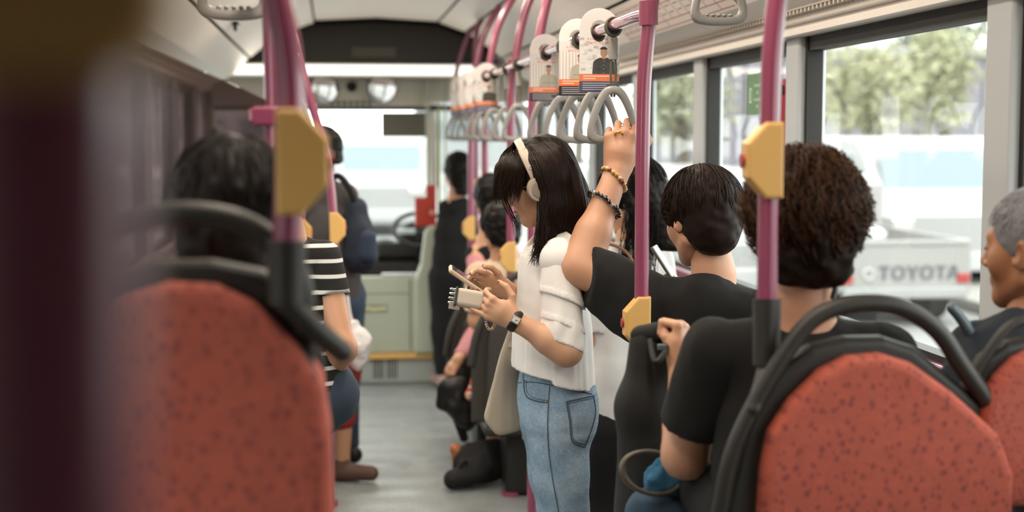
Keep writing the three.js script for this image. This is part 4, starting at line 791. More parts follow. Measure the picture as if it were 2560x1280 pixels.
  const sf = (pts, lift = 0.0006, n = 36) => pline(pts, n).map((p) => onSurf(js, p.x, p.y, Z - 0.4, Z, lift));
  const stitchM = mat('#3f4b56', 0.8), fadeM = mat('#8fa3b2', 0.85), seamM = mat('#4a5a68', 0.85);
  part(jeans, 'side_seam', tb(sf([[1374, 965], [1371, 1010], [1369, 1060], [1371, 1120], [1380, 1190], [1396, 1280], [1402, 1340]]), 0.0016, 60, 6), seamM, 'dark side seam');
  part(jeans, 'back_pocket', [tb(sf([[1416, 1004], [1450, 997], [1484, 989]]), 0.0018, 30, 6), tb(sf([[1416, 1004], [1424, 1050], [1432, 1104], [1450, 1114], [1463, 1117]]), 0.0018, 40, 6), tb(sf([[1484, 989], [1489, 1030], [1480, 1070], [1463, 1117]]), 0.0018, 40, 6), tb(sf([[1418, 1009], [1450, 1002], [1484, 995]]), 0.0009, 30, 6), tb(sf([[1421, 1008], [1428, 1050], [1436, 1101], [1462, 1111]]), 0.0009, 30, 6)], stitchM, 'stitched back pocket');
  part(jeans, 'front_pocket', [tb(sf([[1311, 950], [1311, 975], [1318, 992], [1340, 1002], [1369, 1006]]), 0.0022, 40, 6), tb(sf([[1316, 950], [1316, 973], [1323, 987], [1343, 997], [1369, 1001]]), 0.001, 40, 6)], stitchM, 'curved front pocket edge');
  part(jeans, 'waistband_seam', tb(sf([[1294, 957], [1330, 955], [1374, 962], [1420, 972], [1480, 985]]), 0.0014, 40, 6), stitchM);
  part(jeans, 'belt_loop', tube([...sf([[1308, 938], [1308, 950], [1309, 964]], 0.002, 4)], 0.004, 10, 8), jm); part(jeans, 'rivet', ball(onSurf(js, 1366, 1004, Z - 0.4, Z), 0.004), mat('#9a7a5a', 0.3, 0.8));
  // shoes
  for (const a of [anL, anR]) part(t, 'shoe', new Soft(0.02).cap(V(a.x + 0.03, 0.04, a.z), V(a.x - 0.13, 0.035, a.z), 0.038, 0.034).cut(down, V(0, 0.003, 0), 0.003).mesh(0.008), cloth('#c9c2b8'));
  // ---- watch
  const wt = thing('wristwatch', 'small square silver watch on a black strap at the wrist of the woman', 'watch', wrL.clone());
  const wc = wrL.clone().lerp(elL, -0.01), ax = elL.clone().sub(wrL).normalize(), wn = V(-0.1, 0.25, 1).addScaledVector(ax, -V(-0.1, 0.25, 1).dot(ax)).normalize(), wq = frameQ(wn, ax);
  part(wt, 'strap', place(new THREE.TorusGeometry(0.0285, 0.0035, 8, 40).scale(1, 0.94, 3.4).rotateX(Math.PI / 2), wc, wq), mat('#15100d', 0.5));
  const cs = part(wt, 'case', place(box(0.022, 0.027, 0.007, 0, 0, 0.0315, 0.003), wc, wq), M.chrome);
  part(cs, 'dial', place(box(0.016, 0.020, 0.001, 0, 0, 0.0354), wc, wq), mat('#c9c4ba', 0.3)); part(cs, 'watch_hands', [place(box(0.0012, 0.007, 0.0006, 0.0, 0.003, 0.0362), wc, wq), place(box(0.005, 0.0011, 0.0006, 0.002, 0, 0.0362), wc, wq)], M.black);
  // ---- phone
  const pa = W(1126, 672, Z - 0.05), pb = W(1226, 740, Z - 0.05), pc = pa.clone().lerp(pb, 0.5), pd = pb.clone().sub(pa).normalize(), pq = frameQ(V(pd.y * -1, pd.x, 0.12).normalize().multiplyScalar(1), pd);
  const ph = thing('smartphone', 'smartphone in a cream case held in front of the woman', 'phone', pc.clone());
  part(ph, 'case', place(box(0.072, 0.146, 0.0135, 0, 0, 0, 0.006), pc, pq), mat('#c3a98f', 0.4));
  part(ph, 'display', place(box(0.064, 0.136, 0.001, 0, 0, 0.0069, 0.0004), pc, pq), mat('#14161a', 0.08, 0, { clearcoat: 1 })); part(ph, 'side_button', [place(box(0.0015, 0.02, 0.004, 0.0362, 0.03, 0, 0.0006), pc, pq), place(box(0.0015, 0.01, 0.004, -0.0362, -0.05, 0, 0.0006), pc, pq)], mat('#8c4a3a', 0.5));
  // ---- key pouch
  const ka = W(1200, 752, Z - 0.15), kb = W(1142, 742, Z - 0.15), kq = frameQ(V(0.05, 0.25, 1), kb.clone().sub(ka)), kc = ka.clone().lerp(kb, 0.5);
  const ku = thing('key_pouch', 'cream leather key pouch with open metal clasp', 'pouch', kc.clone());
  part(ku, 'pouch', place(box(0.052, 0.082, 0.03, 0, -0.004, 0, 0.013), kc, kq), mat('#b7aa9b', 0.6)); part(ku, 'rim', place(box(0.054, 0.006, 0.032, 0, 0.036, 0, 0.003), kc, kq), mat('#1e1712', 0.4));
  for (let i = 0; i < 4; i++) part(ku, 'key_hook', place(merge([box(0.007, 0.014, 0.0026, -0.019 + i * 0.0125, 0.044, 0.004 - 0.003 * (i % 2), 0.001), ball(V(-0.019 + i * 0.0125, 0.052, 0.003), 0.0036, 1, 1, 0.6, 10)]), kc, kq), M.chrome);
  part(ku, 'key_tag', place(box(0.018, 0.03, 0.003, -0.028, 0.036, 0.004, 0.0014).rotateZ(0.0), kc, kq), mat('#8c8076', 0.35, 0.3));
  // ---- bead charm
  const bc = W(1226, 806, Z - 0.14), ch = thing('bead_charm', 'small loop of coloured beads hanging below the hand', 'charm', bc.clone());
  const bm = ['#c9a544', '#c98aa0', '#a48cc4', '#e0d6c0', '#b7863a'].map((c) => mat(c, 0.2, 0, { clearcoat: 1 })); for (let i = 0; i < 13; i++) { const a = -0.4 + i * 3.95 / 12 * 1.0 + Math.PI * 0.95; part(ch, 'bead', ball(V(bc.x + 0.0125 * Math.cos(a), bc.y + 0.024 * Math.sin(a) + 0.004, bc.z), 0.0042, 1, 1, 1, 10), bm[i % 5]); }
  // ---- tote bag
  const tt = thing('tote_bag', 'beige canvas tote bag hanging in front of the jeans', 'bag', W(1258, 1085, Z + 0.12)), can = cloth('#ada08f', 0.95, 30, 0.0008);
  const ts = new Soft(0.03), fl = { flat: { dir: V(0.15, 0, 1), q: 2.2 } };
  ts.cap(W(1277, 800, Z + 0.1), W(1270, 900, Z + 0.12), 0.014, 0.04, fl).cap(W(1270, 900, Z + 0.12), W(1262, 1100, Z + 0.12), 0.045, 0.085, fl);
  { const edge = (a, b) => { const p = W(...a, Z + 0.12), q = W(...b, Z + 0.12), d = q.clone().sub(p); ts.cut(V(d.y, -d.x, 0).multiplyScalar(-1), p, 0.014); }; edge([1205, 1046], [1266, 830]); edge([1240, 1086], [1204, 1044]); edge([1318, 1070], [1240, 1087]); }
  ts.fold = (x, y, z) => 0.003 * noise3(x * 38, y * 3, z * 20) + 0.0015 * noise3(x * 70, y * 20, z * 50);
  part(tt, 'bag_body', ts.mesh(0.007, 0.03), can); part(tt, 'strap', [tb([W(1278, 870, Z + 0.1), W(1283, 800, Z + 0.13), W(1330, 700, Z + 0.2), W(1388, 622, Z + 0.2)], 0.011, 40, 8)], can);
}
// ---------------------------------------------------------------- the other passengers
const skinA = skinMat('#c08e6e'), skinB = skinMat('#9a6a4b'), skinC = skinMat('#bd8c6e');
const noSheen = (m) => { m.sheen = 0; return m; }, blackTee = noSheen(cloth('#0a0806', 0.97)), blackPants = noSheen(cloth('#090706', 0.97)), hairBlack = hairMat('#0e0906', 0.45), hairBrown = hairMat('#1c100a', 0.5);
// joints are points of the place; f is where the chest faces
function figure(o) {
  const t = thing('person', o.label, 'person', o.base ?? V(o.hips.x, o.floor ?? 0, o.hips.z)), f = o.f.clone().normalize(), fl = (q) => ({ flat: { dir: f, q } }), k = o.k ?? 1;
  const mid = o.shL.clone().lerp(o.shR, 0.5), chest = mid.clone().lerp(o.hips, 0.35), waist = mid.clone().lerp(o.hips, 0.72), arms = [['L', o.shL, o.elL, o.wrL, o.handL], ['R', o.shR, o.elR, o.wrR, o.handR]], legs = [[o.hipL, o.knL, o.anL], [o.hipR, o.knR, o.anR]];
  const b = new Soft(0.03);
  b.cap(o.neck, o.head.clone().addScaledVector(o.hf, -0.012), 0.056 * k, 0.05 * k).cap(o.neck, chest, 0.06 * k, 0.12 * k, fl(1.4)).cap(chest, waist, 0.13 * k, 0.12 * k, fl(1.5)).cap(waist, o.hips, 0.12 * k, 0.14 * k, fl(1.35)).cap(mid, o.shL, 0.06 * k, 0.052 * k).cap(mid, o.shR, 0.06 * k, 0.052 * k);
  for (const [nm, s, e, w] of arms) { const k2 = k * (o.arm?.[nm] ?? 1); b.chain([s, e], [0.05 * k2, 0.041 * k2]).chain([e, w], [0.042 * k2, 0.027 * k2]).cap(e, e.clone().lerp(w, 0.35), 0.038 * k2, 0.042 * k2, { k: 0.02 }); }
  for (const [h, n, a] of legs) if (h) b.chain([h, n, a], [0.08 * k, 0.056 * k, 0.038 * k]);
  const parts = [b.mesh(o.h ?? 0.013)], hq = frameQ(o.hf, o.hu ?? V(0, 1, 0));
  parts.push(place(headGeo(o.hw ?? 1, o.hh ?? 0.0055), o.head, hq, o.hs ?? 1));
  for (const [nm, , e, w, hd] of arms) if (hd) { const s = new Soft(0.012), k2 = k * (o.arm?.[nm] ?? 1); s.cap(w.clone().lerp(e, 0.18), w, 0.029 * k2, 0.026 * k2, { k: 0.02 }); hand(s, w, hd.F, hd.N, hd.S, hd); parts.push(s.mesh(hd.h ?? 0.0042, 0.008)); }
  const body = part(t, 'body', merge(parts), o.skin ?? skinA);
  // eyes and mouth
  const hp = (x, y, z) => V(x, y, z).multiplyScalar(o.hs ?? 1).applyQuaternion(hq).add(o.head);
  part(t, 'eyes', [-1, 1].map((e) => place(new THREE.SphereGeometry(0.0085, 12, 8).scale(1.2, 0.45, 0.6).translate(e * 0.031, 0.005, 0.0835), o.head, hq, o.hs ?? 1)), M.black);
  // shirt
  if (o.shirt) {
    const s = new Soft(0.035), m = o.shirt, g = m.grow ?? 0.018, hem = mid.clone().lerp(o.hips, m.hem ?? 1.0), below = mid.clone().lerp(o.hips, (m.hem ?? 1.0) + 0.15);
    s.cap(o.neck.clone().lerp(mid, 0.55), chest, 0.07 * k, 0.13 * k + g, fl(1.35)).cap(chest, waist, 0.135 * k + g, 0.135 * k + g, fl(1.4)).cap(waist, below, 0.135 * k + g, 0.145 * k + g, fl(1.3)).cap(mid, o.shL, 0.062 * k + g * 0.5, 0.056 * k + g * 0.4).cap(mid, o.shR, 0.062 * k + g * 0.5, 0.056 * k + g * 0.4);
    if (m.extra) m.extra(s);
    s.fold = (x, y, z) => 0.005 * noise3(x * 18 + 3, y * 9, z * 18) + 0.002 * noise3(x * 45, y * 22, z * 45);
    s.ell(o.neck.clone().addScaledVector(f, 0.0).add(V(0, 0.035, 0)), 0.066 * k, 0.03, 0.066 * k, null, { sub: true, k: 0.01 });
    s.cut(mid.clone().sub(o.hips).negate(), hem, 0.004);
    const sh = part(t, 'shirt', s.mesh(o.sh ?? 0.011, 0.03), m.mat, m.label);
    for (const [nm, a, e, w] of arms) {
      const c = new Soft(0.03), fr = (m.sleeve ?? 0.75), ss = m.loose ?? 0.018; if (fr <= 0) continue;
      const tip = fr <= 1 ? a.clone().lerp(e, fr) : e.clone().lerp(w, fr - 1);
      if (fr <= 1) c.cap(a, a.clone().lerp(e, fr + 0.15), 0.056 * k + ss * 0.6, 0.05 * k + ss); else c.chain([a, e, e.clone().lerp(w, fr - 1 + 0.05)], [0.056 * k + ss * 0.6, 0.047 * k + ss, 0.035 * k + ss * 0.8]);
      if (m.drape && m.drape[nm]) m.drape[nm](c);
      c.fold = s.fold; const dir = fr <= 1 ? e.clone().sub(a) : w.clone().sub(e); c.cut(m.cutDir?.[nm] ?? dir, tip, 0.004);
      part(sh, 'sleeve', c.mesh(0.01, 0.03), m.sleeveMat ?? m.mat);
    }
    t.userData.shirtPart = undefined; delete t.userData.shirtPart;
  }
  if (o.pants) {
    const s = new Soft(0.035), m = o.pants, g = 0.015;
    s.cap(mid.clone().lerp(o.hips, 0.9), o.hips, 0.13 * k + g, 0.145 * k + g, fl(1.3));
    for (const [h, n, a] of legs) { const e = n.clone().lerp(a, m.len ?? 0.95); s.chain([h, n, e], [0.085 * k + g, 0.06 * k + g, 0.045 * k + g]); }
    s.fold = (x, y, z) => 0.005 * noise3(x * 16, y * 16, z * 16); part(t, 'trousers', s.mesh(0.014, 0.02), m.mat, m.label);
  }
  for (const [, , a] of legs) if (a && o.shoe) { const d = (o.shoeDir ?? f).clone().setY(0).normalize(), y0 = o.floor ?? 0; part(t, 'shoe', new Soft(0.02).cap(V(a.x, y0 + 0.045, a.z).addScaledVector(d, -0.04), V(a.x, y0 + 0.04, a.z).addScaledVector(d, 0.14), 0.042, 0.036).cap(V(a.x, y0 + 0.05, a.z), a, 0.042, 0.042).cut(V(0, -1, 0), V(0, y0 + 0.003, 0), 0.003).mesh(0.009), o.shoe); }
  if (o.hair) {
    const h = part(t, 'hair', place(hairCap({ w: o.hw ?? 1, ...o.hair.cap }), o.head, hq, o.hs ?? 1), o.hair.mat);
    if (o.hair.locks) { const l = part(h, 'locks', place(shortHair({ w: o.hw ?? 1, ...o.hair.locks }), o.head, hq, o.hs ?? 1), o.hair.lockMat ?? o.hair.mat); l.userData.kind = 'stuff'; }
  }
  t.userData.hq = undefined; delete t.userData.hq;
  return { t, hq, hp, mid, chest, waist };
}
const legsDown = (hips, kx = 0.09, fdir = V(0, 0, -1), y0 = 0, lean = 0) => { const r = V(-fdir.z, 0, fdir.x).normalize(); const hipL = hips.clone().addScaledVector(r, -kx), hipR = hips.clone().addScaledVector(r, kx); const kn = (h) => V(h.x, y0 + (h.y - y0) * 0.53, h.z).addScaledVector(fdir, 0.02), an = (h) => V(h.x, y0 + 0.09, h.z); return { hipL, hipR, knL: kn(hipL), knR: kn(hipR), anL: an(hipL), anR: an(hipR) }; };
const legsSeated = (hips, fdir, y0 = 0, sp = 0.1) => { const r = V(-fdir.z, 0, fdir.x).normalize(), o = {}; for (const [s, e] of [['L', -1], ['R', 1]]) { const h = hips.clone().addScaledVector(r, e * sp * 0.9), n = h.clone().addScaledVector(fdir, 0.42).addScaledVector(r, e * 0.03).setY(hips.y + 0.03), a = n.clone().addScaledVector(fdir, -0.02).setY(y0 + 0.09); o['hip' + s] = h; o['kn' + s] = n; o['an' + s] = a; } return o; };

{ // ---- raised arm, black shirt
  const Z = 3.7, hips = W(1770, 1190, Z + 0.03), f = V(-0.55, 0, -0.83), wr = W(1541, 432, 3.9);
  const P = figure({ label: 'short-haired person in black shirt with one arm raised to the handle', f, hf: V(-0.42, -0.22, -0.88), hu: V(-0.06, 1, -0.15), head: W(1752, 545, Z), neck: W(1785, 688, Z - 0.01), shL: W(1638, 752, Z + 0.02), shR: W(1895, 790, Z - 0.1), elL: W(1450, 668, 3.83), wrL: wr, elR: W(1905, 960, Z + 0.02), wrR: W(1720, 760, 3.98), hips, ...legsDown(hips, 0.09, f), skin: skinC, hw: 1.02, hs: 1.03, hh: 0.0045, arm: { L: 1.25 },
    handL: { F: V(0.1, 1, 0.0), N: V(0.25, -0.1, -1), S: V(1, 0, 0), size: 1.24, h: 0.0036, curl: [[0.95, 1.35, 0.8], [0.95, 1.4, 0.8], [0.95, 1.4, 0.8], [1.0, 1.35, 0.8]], thumb: [[0.75, 0.75, 0.25], [0.95, 0.35, 0.4], [0.75, -0.35, 0.6]], spread: 0.04 },
    handR: { F: W(1672, 688, 3.96).sub(W(1720, 760, 3.98)), N: V(-0.7, 0.2, 0.4), S: V(-0.2, 1, 0), size: 0.9, curl: [[0.5, 0.7, 0.4], [0.5, 0.7, 0.4], [0.6, 0.7, 0.4], [0.6, 0.7, 0.4]] },
    shirt: { mat: blackTee, sleeve: 0.92, loose: 0.026, grow: 0.03, hem: 1.05, cutDir: { L: V(-1, 0.1, 0.1) }, drape: { L: (c) => c.cap(W(1620, 790, 3.72), W(1515, 740, 3.8), 0.075, 0.062).cap(W(1650, 830, 3.7), W(1560, 790, 3.76), 0.06, 0.05) } },
    pants: { mat: blackPants }, shoe: M.black,
    hair: { mat: hairBrown, cap: { grow: 0.019, nape: -0.122, rough: 0.003, freq: 50, h: 0.005 }, locks: { n: 2800, el: -1.0, low: (a) => Math.abs(a) < 1 ? 0.35 : Math.abs(a) < 1.75 ? -0.1 : -1.35, len: 1.1, off: 0.021, r: 0.0021, fuzz: 0.0012 }, lockMat: hairMat('#23140c', 0.45) } });
  // ring and bracelets
  const ring = thing('finger_ring', 'gold ring on the raised hand', 'ring', W(1546, 332, 3.9));
  part(ring, 'band', new THREE.TorusGeometry(0.0105, 0.0028, 10, 28).rotateX(Math.PI / 2 - 0.5).translate(...W(1547, 335, 3.885).toArray()), mat('#c79a4a', 0.25, 0.9));
  const el = W(1450, 668, 3.83), axis = wr.clone().sub(el).normalize(), u = axis.clone().cross(V(0, 0, 1)).normalize(), v = axis.clone().cross(u);
  const beads = (name, label, tt, rad, n, rb, mats, tilt) => { const c = el.clone().lerp(wr, tt), t = thing(name, label, 'bracelet', c.clone()); for (let i = 0; i < n; i++) { const a = i / n * 2 * Math.PI, p = c.clone().addScaledVector(u, rad * Math.cos(a)).addScaledVector(v, rad * Math.sin(a)).addScaledVector(axis, tilt * Math.cos(a) + rr(-0.0015, 0.0015)); part(t, 'bead', ball(p, rb * rr(0.8, 1.12), 1, 1, 1, 12), mats[i % mats.length]); } return t; };
  const gm = ['#b98a3f', '#d0b27c', '#7c1a1a', '#c9a24f'].map((c) => mat(c, 0.25, 0, { clearcoat: 0.8 })), km = ['#0f0d0b', '#15120f', '#1b1917', '#0c0b0a', '#8f8d88'].map((c) => mat(c, 0.2, 0, { clearcoat: 1 }));
  beads('bead_bracelet', 'red and gold bead bracelet at the raised wrist', 0.93, 0.0395, 22, 0.0064, gm, -0.016);
  beads('bead_bracelet', 'black stone bead bracelet on the raised forearm', 0.66, 0.049, 24, 0.0074, km, -0.015);
  // phone
  const a = W(1640, 632, 3.95), b = W(1692, 702, 3.93), c = a.clone().lerp(b, 0.5), d = b.clone().sub(a).normalize(), q = frameQ(V(-d.y, d.x, 0.35), d), ph = thing('smartphone', 'dark smartphone seen edge-on behind the pink pole and the black shirt', 'phone', c.clone());
  part(ph, 'frame', place(box(0.07, 0.14, 0.009, 0, 0, 0, 0.004), c, q), mat('#6d6a5c', 0.3, 0.6)); part(ph, 'screen', place(box(0.065, 0.134, 0.001, 0, 0, 0.0047), c, q), mat('#0f1110', 0.1));
}
{ // ---- white T-shirt behind
  const Z = 4.62, hips = W(1545, 1065, Z), f = V(-0.75, 0, -0.66);
  const P = figure({ label: 'dark long-haired woman in white T-shirt and black trousers behind the raised arm', f, hf: V(-0.85, -0.3, -0.45), head: W(1578, 495, Z), neck: W(1580, 605, Z), shL: W(1512, 660, Z - 0.08), shR: W(1640, 655, Z + 0.1), elL: W(1492, 850, Z - 0.05), wrL: W(1470, 980, Z + 0.1), elR: W(1660, 850, Z + 0.15), wrR: W(1640, 960, Z + 0.2), hips, ...legsDown(hips, 0.085, f), skin: skinA, k: 0.95,
    shirt: { mat: cloth('#cfcac6', 0.9), sleeve: 0.86, loose: 0.022, grow: 0.026, hem: 0.98, cutDir: {} }, pants: { mat: blackPants }, shoe: M.black,
    hair: { mat: hairBlack, cap: { grow: 0.018, nape: -0.2, h: 0.006, cover: true, extra: (s) => { for (const e of [-1, 1]) s.cap(V(e * 0.078, 0.02, -0.012), V(e * 0.07, -0.14, -0.03), 0.022, 0.02); s.cap(V(0, 0, -0.06), V(0.0, -0.2, -0.075), 0.075, 0.06).cap(V(0, -0.2, -0.075), V(0, -0.28, -0.07), 0.06, 0.04); } }, locks: { n: 700, low: (a) => Math.abs(a) < 0.9 ? 0.3 : -1.1, len: 1.9, off: 0.024, r: 0.0022 } } });
  const L = new Locks(); for (let i = 0; i < 130; i++) { const x = rr(1560, 1640), p = [[x + rr(-6, 6), 520], [x + rr(-10, 10), 580], [x - 6 + rr(-14, 14), 640], [x + rr(-18, 18), rr(690, 760)]].map(([a, c]) => W(a, c, Z - 0.12 - rr(0, 0.02))); L.add(spline(p, 10), rr(0.0012, 0.002)); }
  const lk = part(P.t, 'loose_locks', L.geo(), hairBlack); lk.userData.kind = 'stuff';
  const st = thing('bag_strap', 'thin brown bag strap across the white T-shirt', 'strap', W(1550, 650, Z - 0.15));
  part(st, 'strap', tb([W(1500, 612, Z - 0.14), W(1530, 612, Z - 0.16), W(1565, 630, Z - 0.165), W(1585, 665, Z - 0.17), W(1600, 800, Z - 0.19)], 0.005, 40, 8), mat('#7a4a2c', 0.6));
}
{ // ---- curly hair, black shirt, seated on the red seat
  const Z = 2.68, f = V(-0.12, 0, -1).normalize(), hips = V(W(1990, 900, Z).x, 0.86, -Z);
  const P = figure({ label: 'curly-haired man in black T-shirt seated behind the pink pole', floor: 0.26, f, hf: V(0.05, -0.05, -1), head: W(2010, 575, Z), neck: W(2005, 745, Z), shL: W(1790, 880, Z + 0.03), shR: W(2205, 890, Z + 0.02), elL: W(1712, 1140, Z + 0.1), wrL: W(1702, 915, Z + 0.26), elR: W(2260, 1130, Z + 0.05), wrR: W(2150, 1150, Z + 0.3), hips, ...legsSeated(hips, V(0, 0, -1), 0.26), skin: skinC, hh: 0.006,
    handL: { F: V(0.1, 1, -0.2), N: V(-0.6, 0, -0.5), S: V(0.2, 0.1, 1), size: 0.95, curl: [[1.4, 1.6, 1.0], [1.4, 1.6, 1.0], [1.4, 1.6, 1.0], [1.4, 1.6, 1.0]], thumb: [[0.9, 0.2, 0.4], [0.8, -0.35, 0.5], [0.5, -0.7, 0.5]] },
    shirt: { mat: blackTee, sleeve: 0.72, loose: 0.024, grow: 0.024, hem: 1.0 }, pants: { mat: blackPants }, shoe: M.black,
    hair: { mat: hairMat('#1a0e07', 0.6), cap: { grow: 0.036, nape: -0.115, rough: 0.012, freq: 38, h: 0.007, fy: -0.075 }, locks: { n: 4200, el: -1.05, low: (a) => Math.abs(a) < 0.8 ? 0.25 : -1.15, len: 0.6, off: 0.05, r: 0.0022, curl: 0.0065, fuzz: 0.004 }, lockMat: hairMat('#3d2412', 0.5) } });
  const nb = thing('neck_headset', 'thin grey hoop at the neck of the curly-haired man', 'headset', W(2085, 710, Z));
  part(nb, 'hoop', tb([W(2060, 660, Z - 0.02), W(2082, 682, Z - 0.05), W(2092, 712, Z - 0.06), W(2084, 748, Z - 0.06)], 0.004, 30, 10), mat('#8d9094', 0.3, 0.6)); part(nb, 'hoop_core', tb([W(2056, 664, Z - 0.02), W(2077, 686, Z - 0.05), W(2086, 714, Z - 0.06), W(2079, 748, Z - 0.06)], 0.004, 30, 10), M.black);
}
{ // ---- old man at the window
  const Z = 2.62, f = V(-0.3, 0, -0.95).normalize(), hips = V(1.24, 0.86, -Z);
  figure({ label: 'elderly man with short grey hair in dark blue shirt by the window', floor: 0.26, f, hf: V(-0.62, -0.05, -0.78), head: W(2588, 625, Z), neck: W(2600, 770, Z), shL: W(2450, 880, Z + 0.03), shR: W(2655, 880, Z - 0.06), elL: W(2420, 1120, Z + 0.05), wrL: W(2460, 1230, Z + 0.3), elR: W(2662, 1130, Z), wrR: W(2540, 1230, Z + 0.25), hips, ...legsSeated(hips, V(0, 0, -1), 0.26, 0.08), skin: skinB, hh: 0.006, k: 0.95,
    shirt: { mat: cloth('#101b26', 0.85), sleeve: 0.8, grow: 0.02, hem: 1 }, pants: { mat: blackPants }, shoe: M.black,
    hair: { mat: hairMat('#77777a', 0.6), cap: { grow: 0.006, nape: -0.06, rough: 0.002, h: 0.006, fy: -0.04 }, locks: { n: 1100, low: (a) => Math.abs(a) < 1 ? 0.5 : Math.abs(a) < 1.9 ? 0.05 : -0.6, len: 0.25, off: 0.009, r: 0.0011 }, lockMat: hairMat('#a0a0a4', 0.5) } });
}
{ // ---- dark head on the left
  const Z = 2.25, f = V(0.05, 0, -1).normalize(), hips = V(W(585, 900, Z).x - 0.02, 0.86, -Z);
  figure({ label: 'blurred short dark-haired person seated in front of the large red seat', floor: 0.26, f, hf: V(0.25, -0.12, -1), head: W(588, 560, Z), neck: W(600, 735, Z), shL: W(370, 890, Z), shR: W(705, 910, Z), elL: W(340, 1150, Z), wrL: W(430, 1200, Z + 0.25), elR: W(715, 1140, Z + 0.05), wrR: W(660, 1210, Z + 0.28), hips, ...legsSeated(hips, V(-0.12, 0, -1).normalize(), 0.26), skin: skinMat('#8a5a44'), hh: 0.006, hs: 0.98,
    shirt: { mat: cloth('#15110d', 0.95), sleeve: 0.8, grow: 0.02, hem: 1 }, pants: { mat: cloth('#3b4c5c', 0.9) }, shoe: M.black,
    hair: { mat: hairMat('#130c08', 0.55), cap: { grow: 0.02, nape: -0.09, rough: 0.006, freq: 40, h: 0.006, extra: (s) => s.cap(V(0.02, 0.12, -0.02), V(0.028, 0.142, -0.02), 0.02, 0.012) }, locks: { n: 900, low: (a) => Math.abs(a) < 1 ? 0.35 : -0.9, len: 1.0, off: 0.026, r: 0.002, fuzz: 0.003 } } });
}
{ // ---- striped shirt
  const Z = 4.3, f = V(0.0, 0, -1), hips = V(W(748, 900, Z).x, 0.82, -Z - 0.02);
  const st = dataTex(256, (u, v) => { const s = (v * 5) % 1, k = s < 0.26 ? 205 : 14; return [k, k - 1, k - 4]; }); st.repeat.set(1, 4.4);
  figure({ label: 'seated woman in a black and white striped shirt beside the thick pole', floor: 0.26, f, hf: V(0.1, -0.15, -1), head: W(700, 480, Z), neck: W(712, 585, Z), shL: W(600, 655, Z + 0.02), shR: W(806, 650, Z + 0.02), elL: W(570, 830, Z), wrL: W(620, 880, Z + 0.24), elR: W(856, 872, Z - 0.06), wrR: W(800, 960, Z + 0.16), hips, ...legsSeated(hips, V(-0.2, 0, -1).normalize(), 0.26), skin: skinA, k: 0.95,
    shirt: { mat: mat('#ffffff', 0.9, 0, { map: st, bumpMap: rep(clothBump, 30), bumpScale: 0.0005 }), sleeve: 0.42, loose: 0.01, grow: 0.014, hem: 1 }, pants: { mat: cloth('#2d3b49', 0.9) }, shoe: M.black,
    hair: { mat: hairBlack, cap: { grow: 0.016, nape: -0.1 } } });
}
{ // ---- grey shirt with backpack
  const Z = 6.9, f = V(-0.75, 0, -0.66).normalize(), hips = W(835, 745, Z), fl = 0.0;
  figure({ label: 'standing man in grey shirt carrying a navy backpack', f, hf: V(-0.8, -0.25, -0.5), head: W(800, 385, Z), neck: W(806, 450, Z), shL: W(760, 490, Z - 0.05), shR: W(862, 490, Z + 0.05), elL: W(745, 610, Z - 0.05), wrL: W(745, 690, Z + 0.1), elR: W(885, 620, Z), wrR: W(868, 700, Z + 0.1), hips, ...legsDown(hips, 0.09, f), skin: skinA, hh: 0.007, h: 0.016,
    shirt: { mat: cloth('#3d3836', 0.9), sleeve: 1.4, loose: 0.016, grow: 0.02, hem: 1.02 }, pants: { mat: cloth('#2e3e50', 0.9) }, shoe: M.black,
    hair: { mat: hairBlack, cap: { grow: 0.014, nape: -0.07, h: 0.008 }, locks: { n: 300, low: (a) => Math.abs(a) < 1 ? 0.35 : -0.8, len: 0.9, off: 0.016, r: 0.003 } } });
  const bp = thing('backpack', 'navy and black backpack on the back of the man in grey', 'backpack', W(905, 680, Z - 0.1)), nv = cloth('#131c2b', 0.8);
  const s = new Soft(0.04).cap(W(893, 520, Z - 0.08), W(900, 640, Z - 0.08), 0.05, 0.085).cap(W(905, 580, Z - 0.12), W(910, 635, Z - 0.12), 0.055, 0.06); s.fold = (x, y, z) => 0.006 * noise3(x * 25, y * 18, z * 25);
  part(bp, 'bag_body', s.mesh(0.012), nv); part(bp, 'front_pocket', new Soft(0.03).cap(W(920, 595, Z - 0.17), W(918, 635, Z - 0.17), 0.04, 0.045).mesh(0.01), cloth('#1d2a3d', 0.8));
  part(bp, 'shoulder_strap', tb([W(895, 530, Z - 0.1), W(872, 470, Z - 0.1), W(845, 440, Z - 0.06), W(820, 460, Z + 0.0)], 0.016, 30, 8), M.blackCloth, 'black shoulder strap');
}
{ // ---- dark figure by the cab
  const Z = 9.02, f = V(-0.3, 0, -0.95), hips = W(1128, 690, Z);
  figure({ label: 'person all in black standing beside the cab partition', floor: 0.0, f, hf: V(-0.3, -0.1, -1), head: W(1145, 432, Z), neck: W(1144, 480, Z), shL: W(1118, 520, Z), shR: W(1172, 525, Z), elL: W(1110, 590, Z), wrL: W(1112, 660, Z + 0.1), elR: W(1178, 600, Z), wrR: W(1165, 670, Z + 0.1), hips, ...legsDown(hips, 0.06, f), skin: skinC, hh: 0.009, h: 0.018, k: 0.85, base: V(hips.x, 0, hips.z),
    shirt: { mat: blackTee, sleeve: 1.7, grow: 0.015, hem: 1 }, pants: { mat: blackPants, len: 0.9 }, shoe: mat('#a08078', 0.7),
    hair: { mat: hairBlack, cap: { grow: 0.022, nape: -0.15, h: 0.009, extra: (s) => s.cap(V(0, 0, -0.05), V(0, -0.12, -0.06), 0.07, 0.05) } } });
}
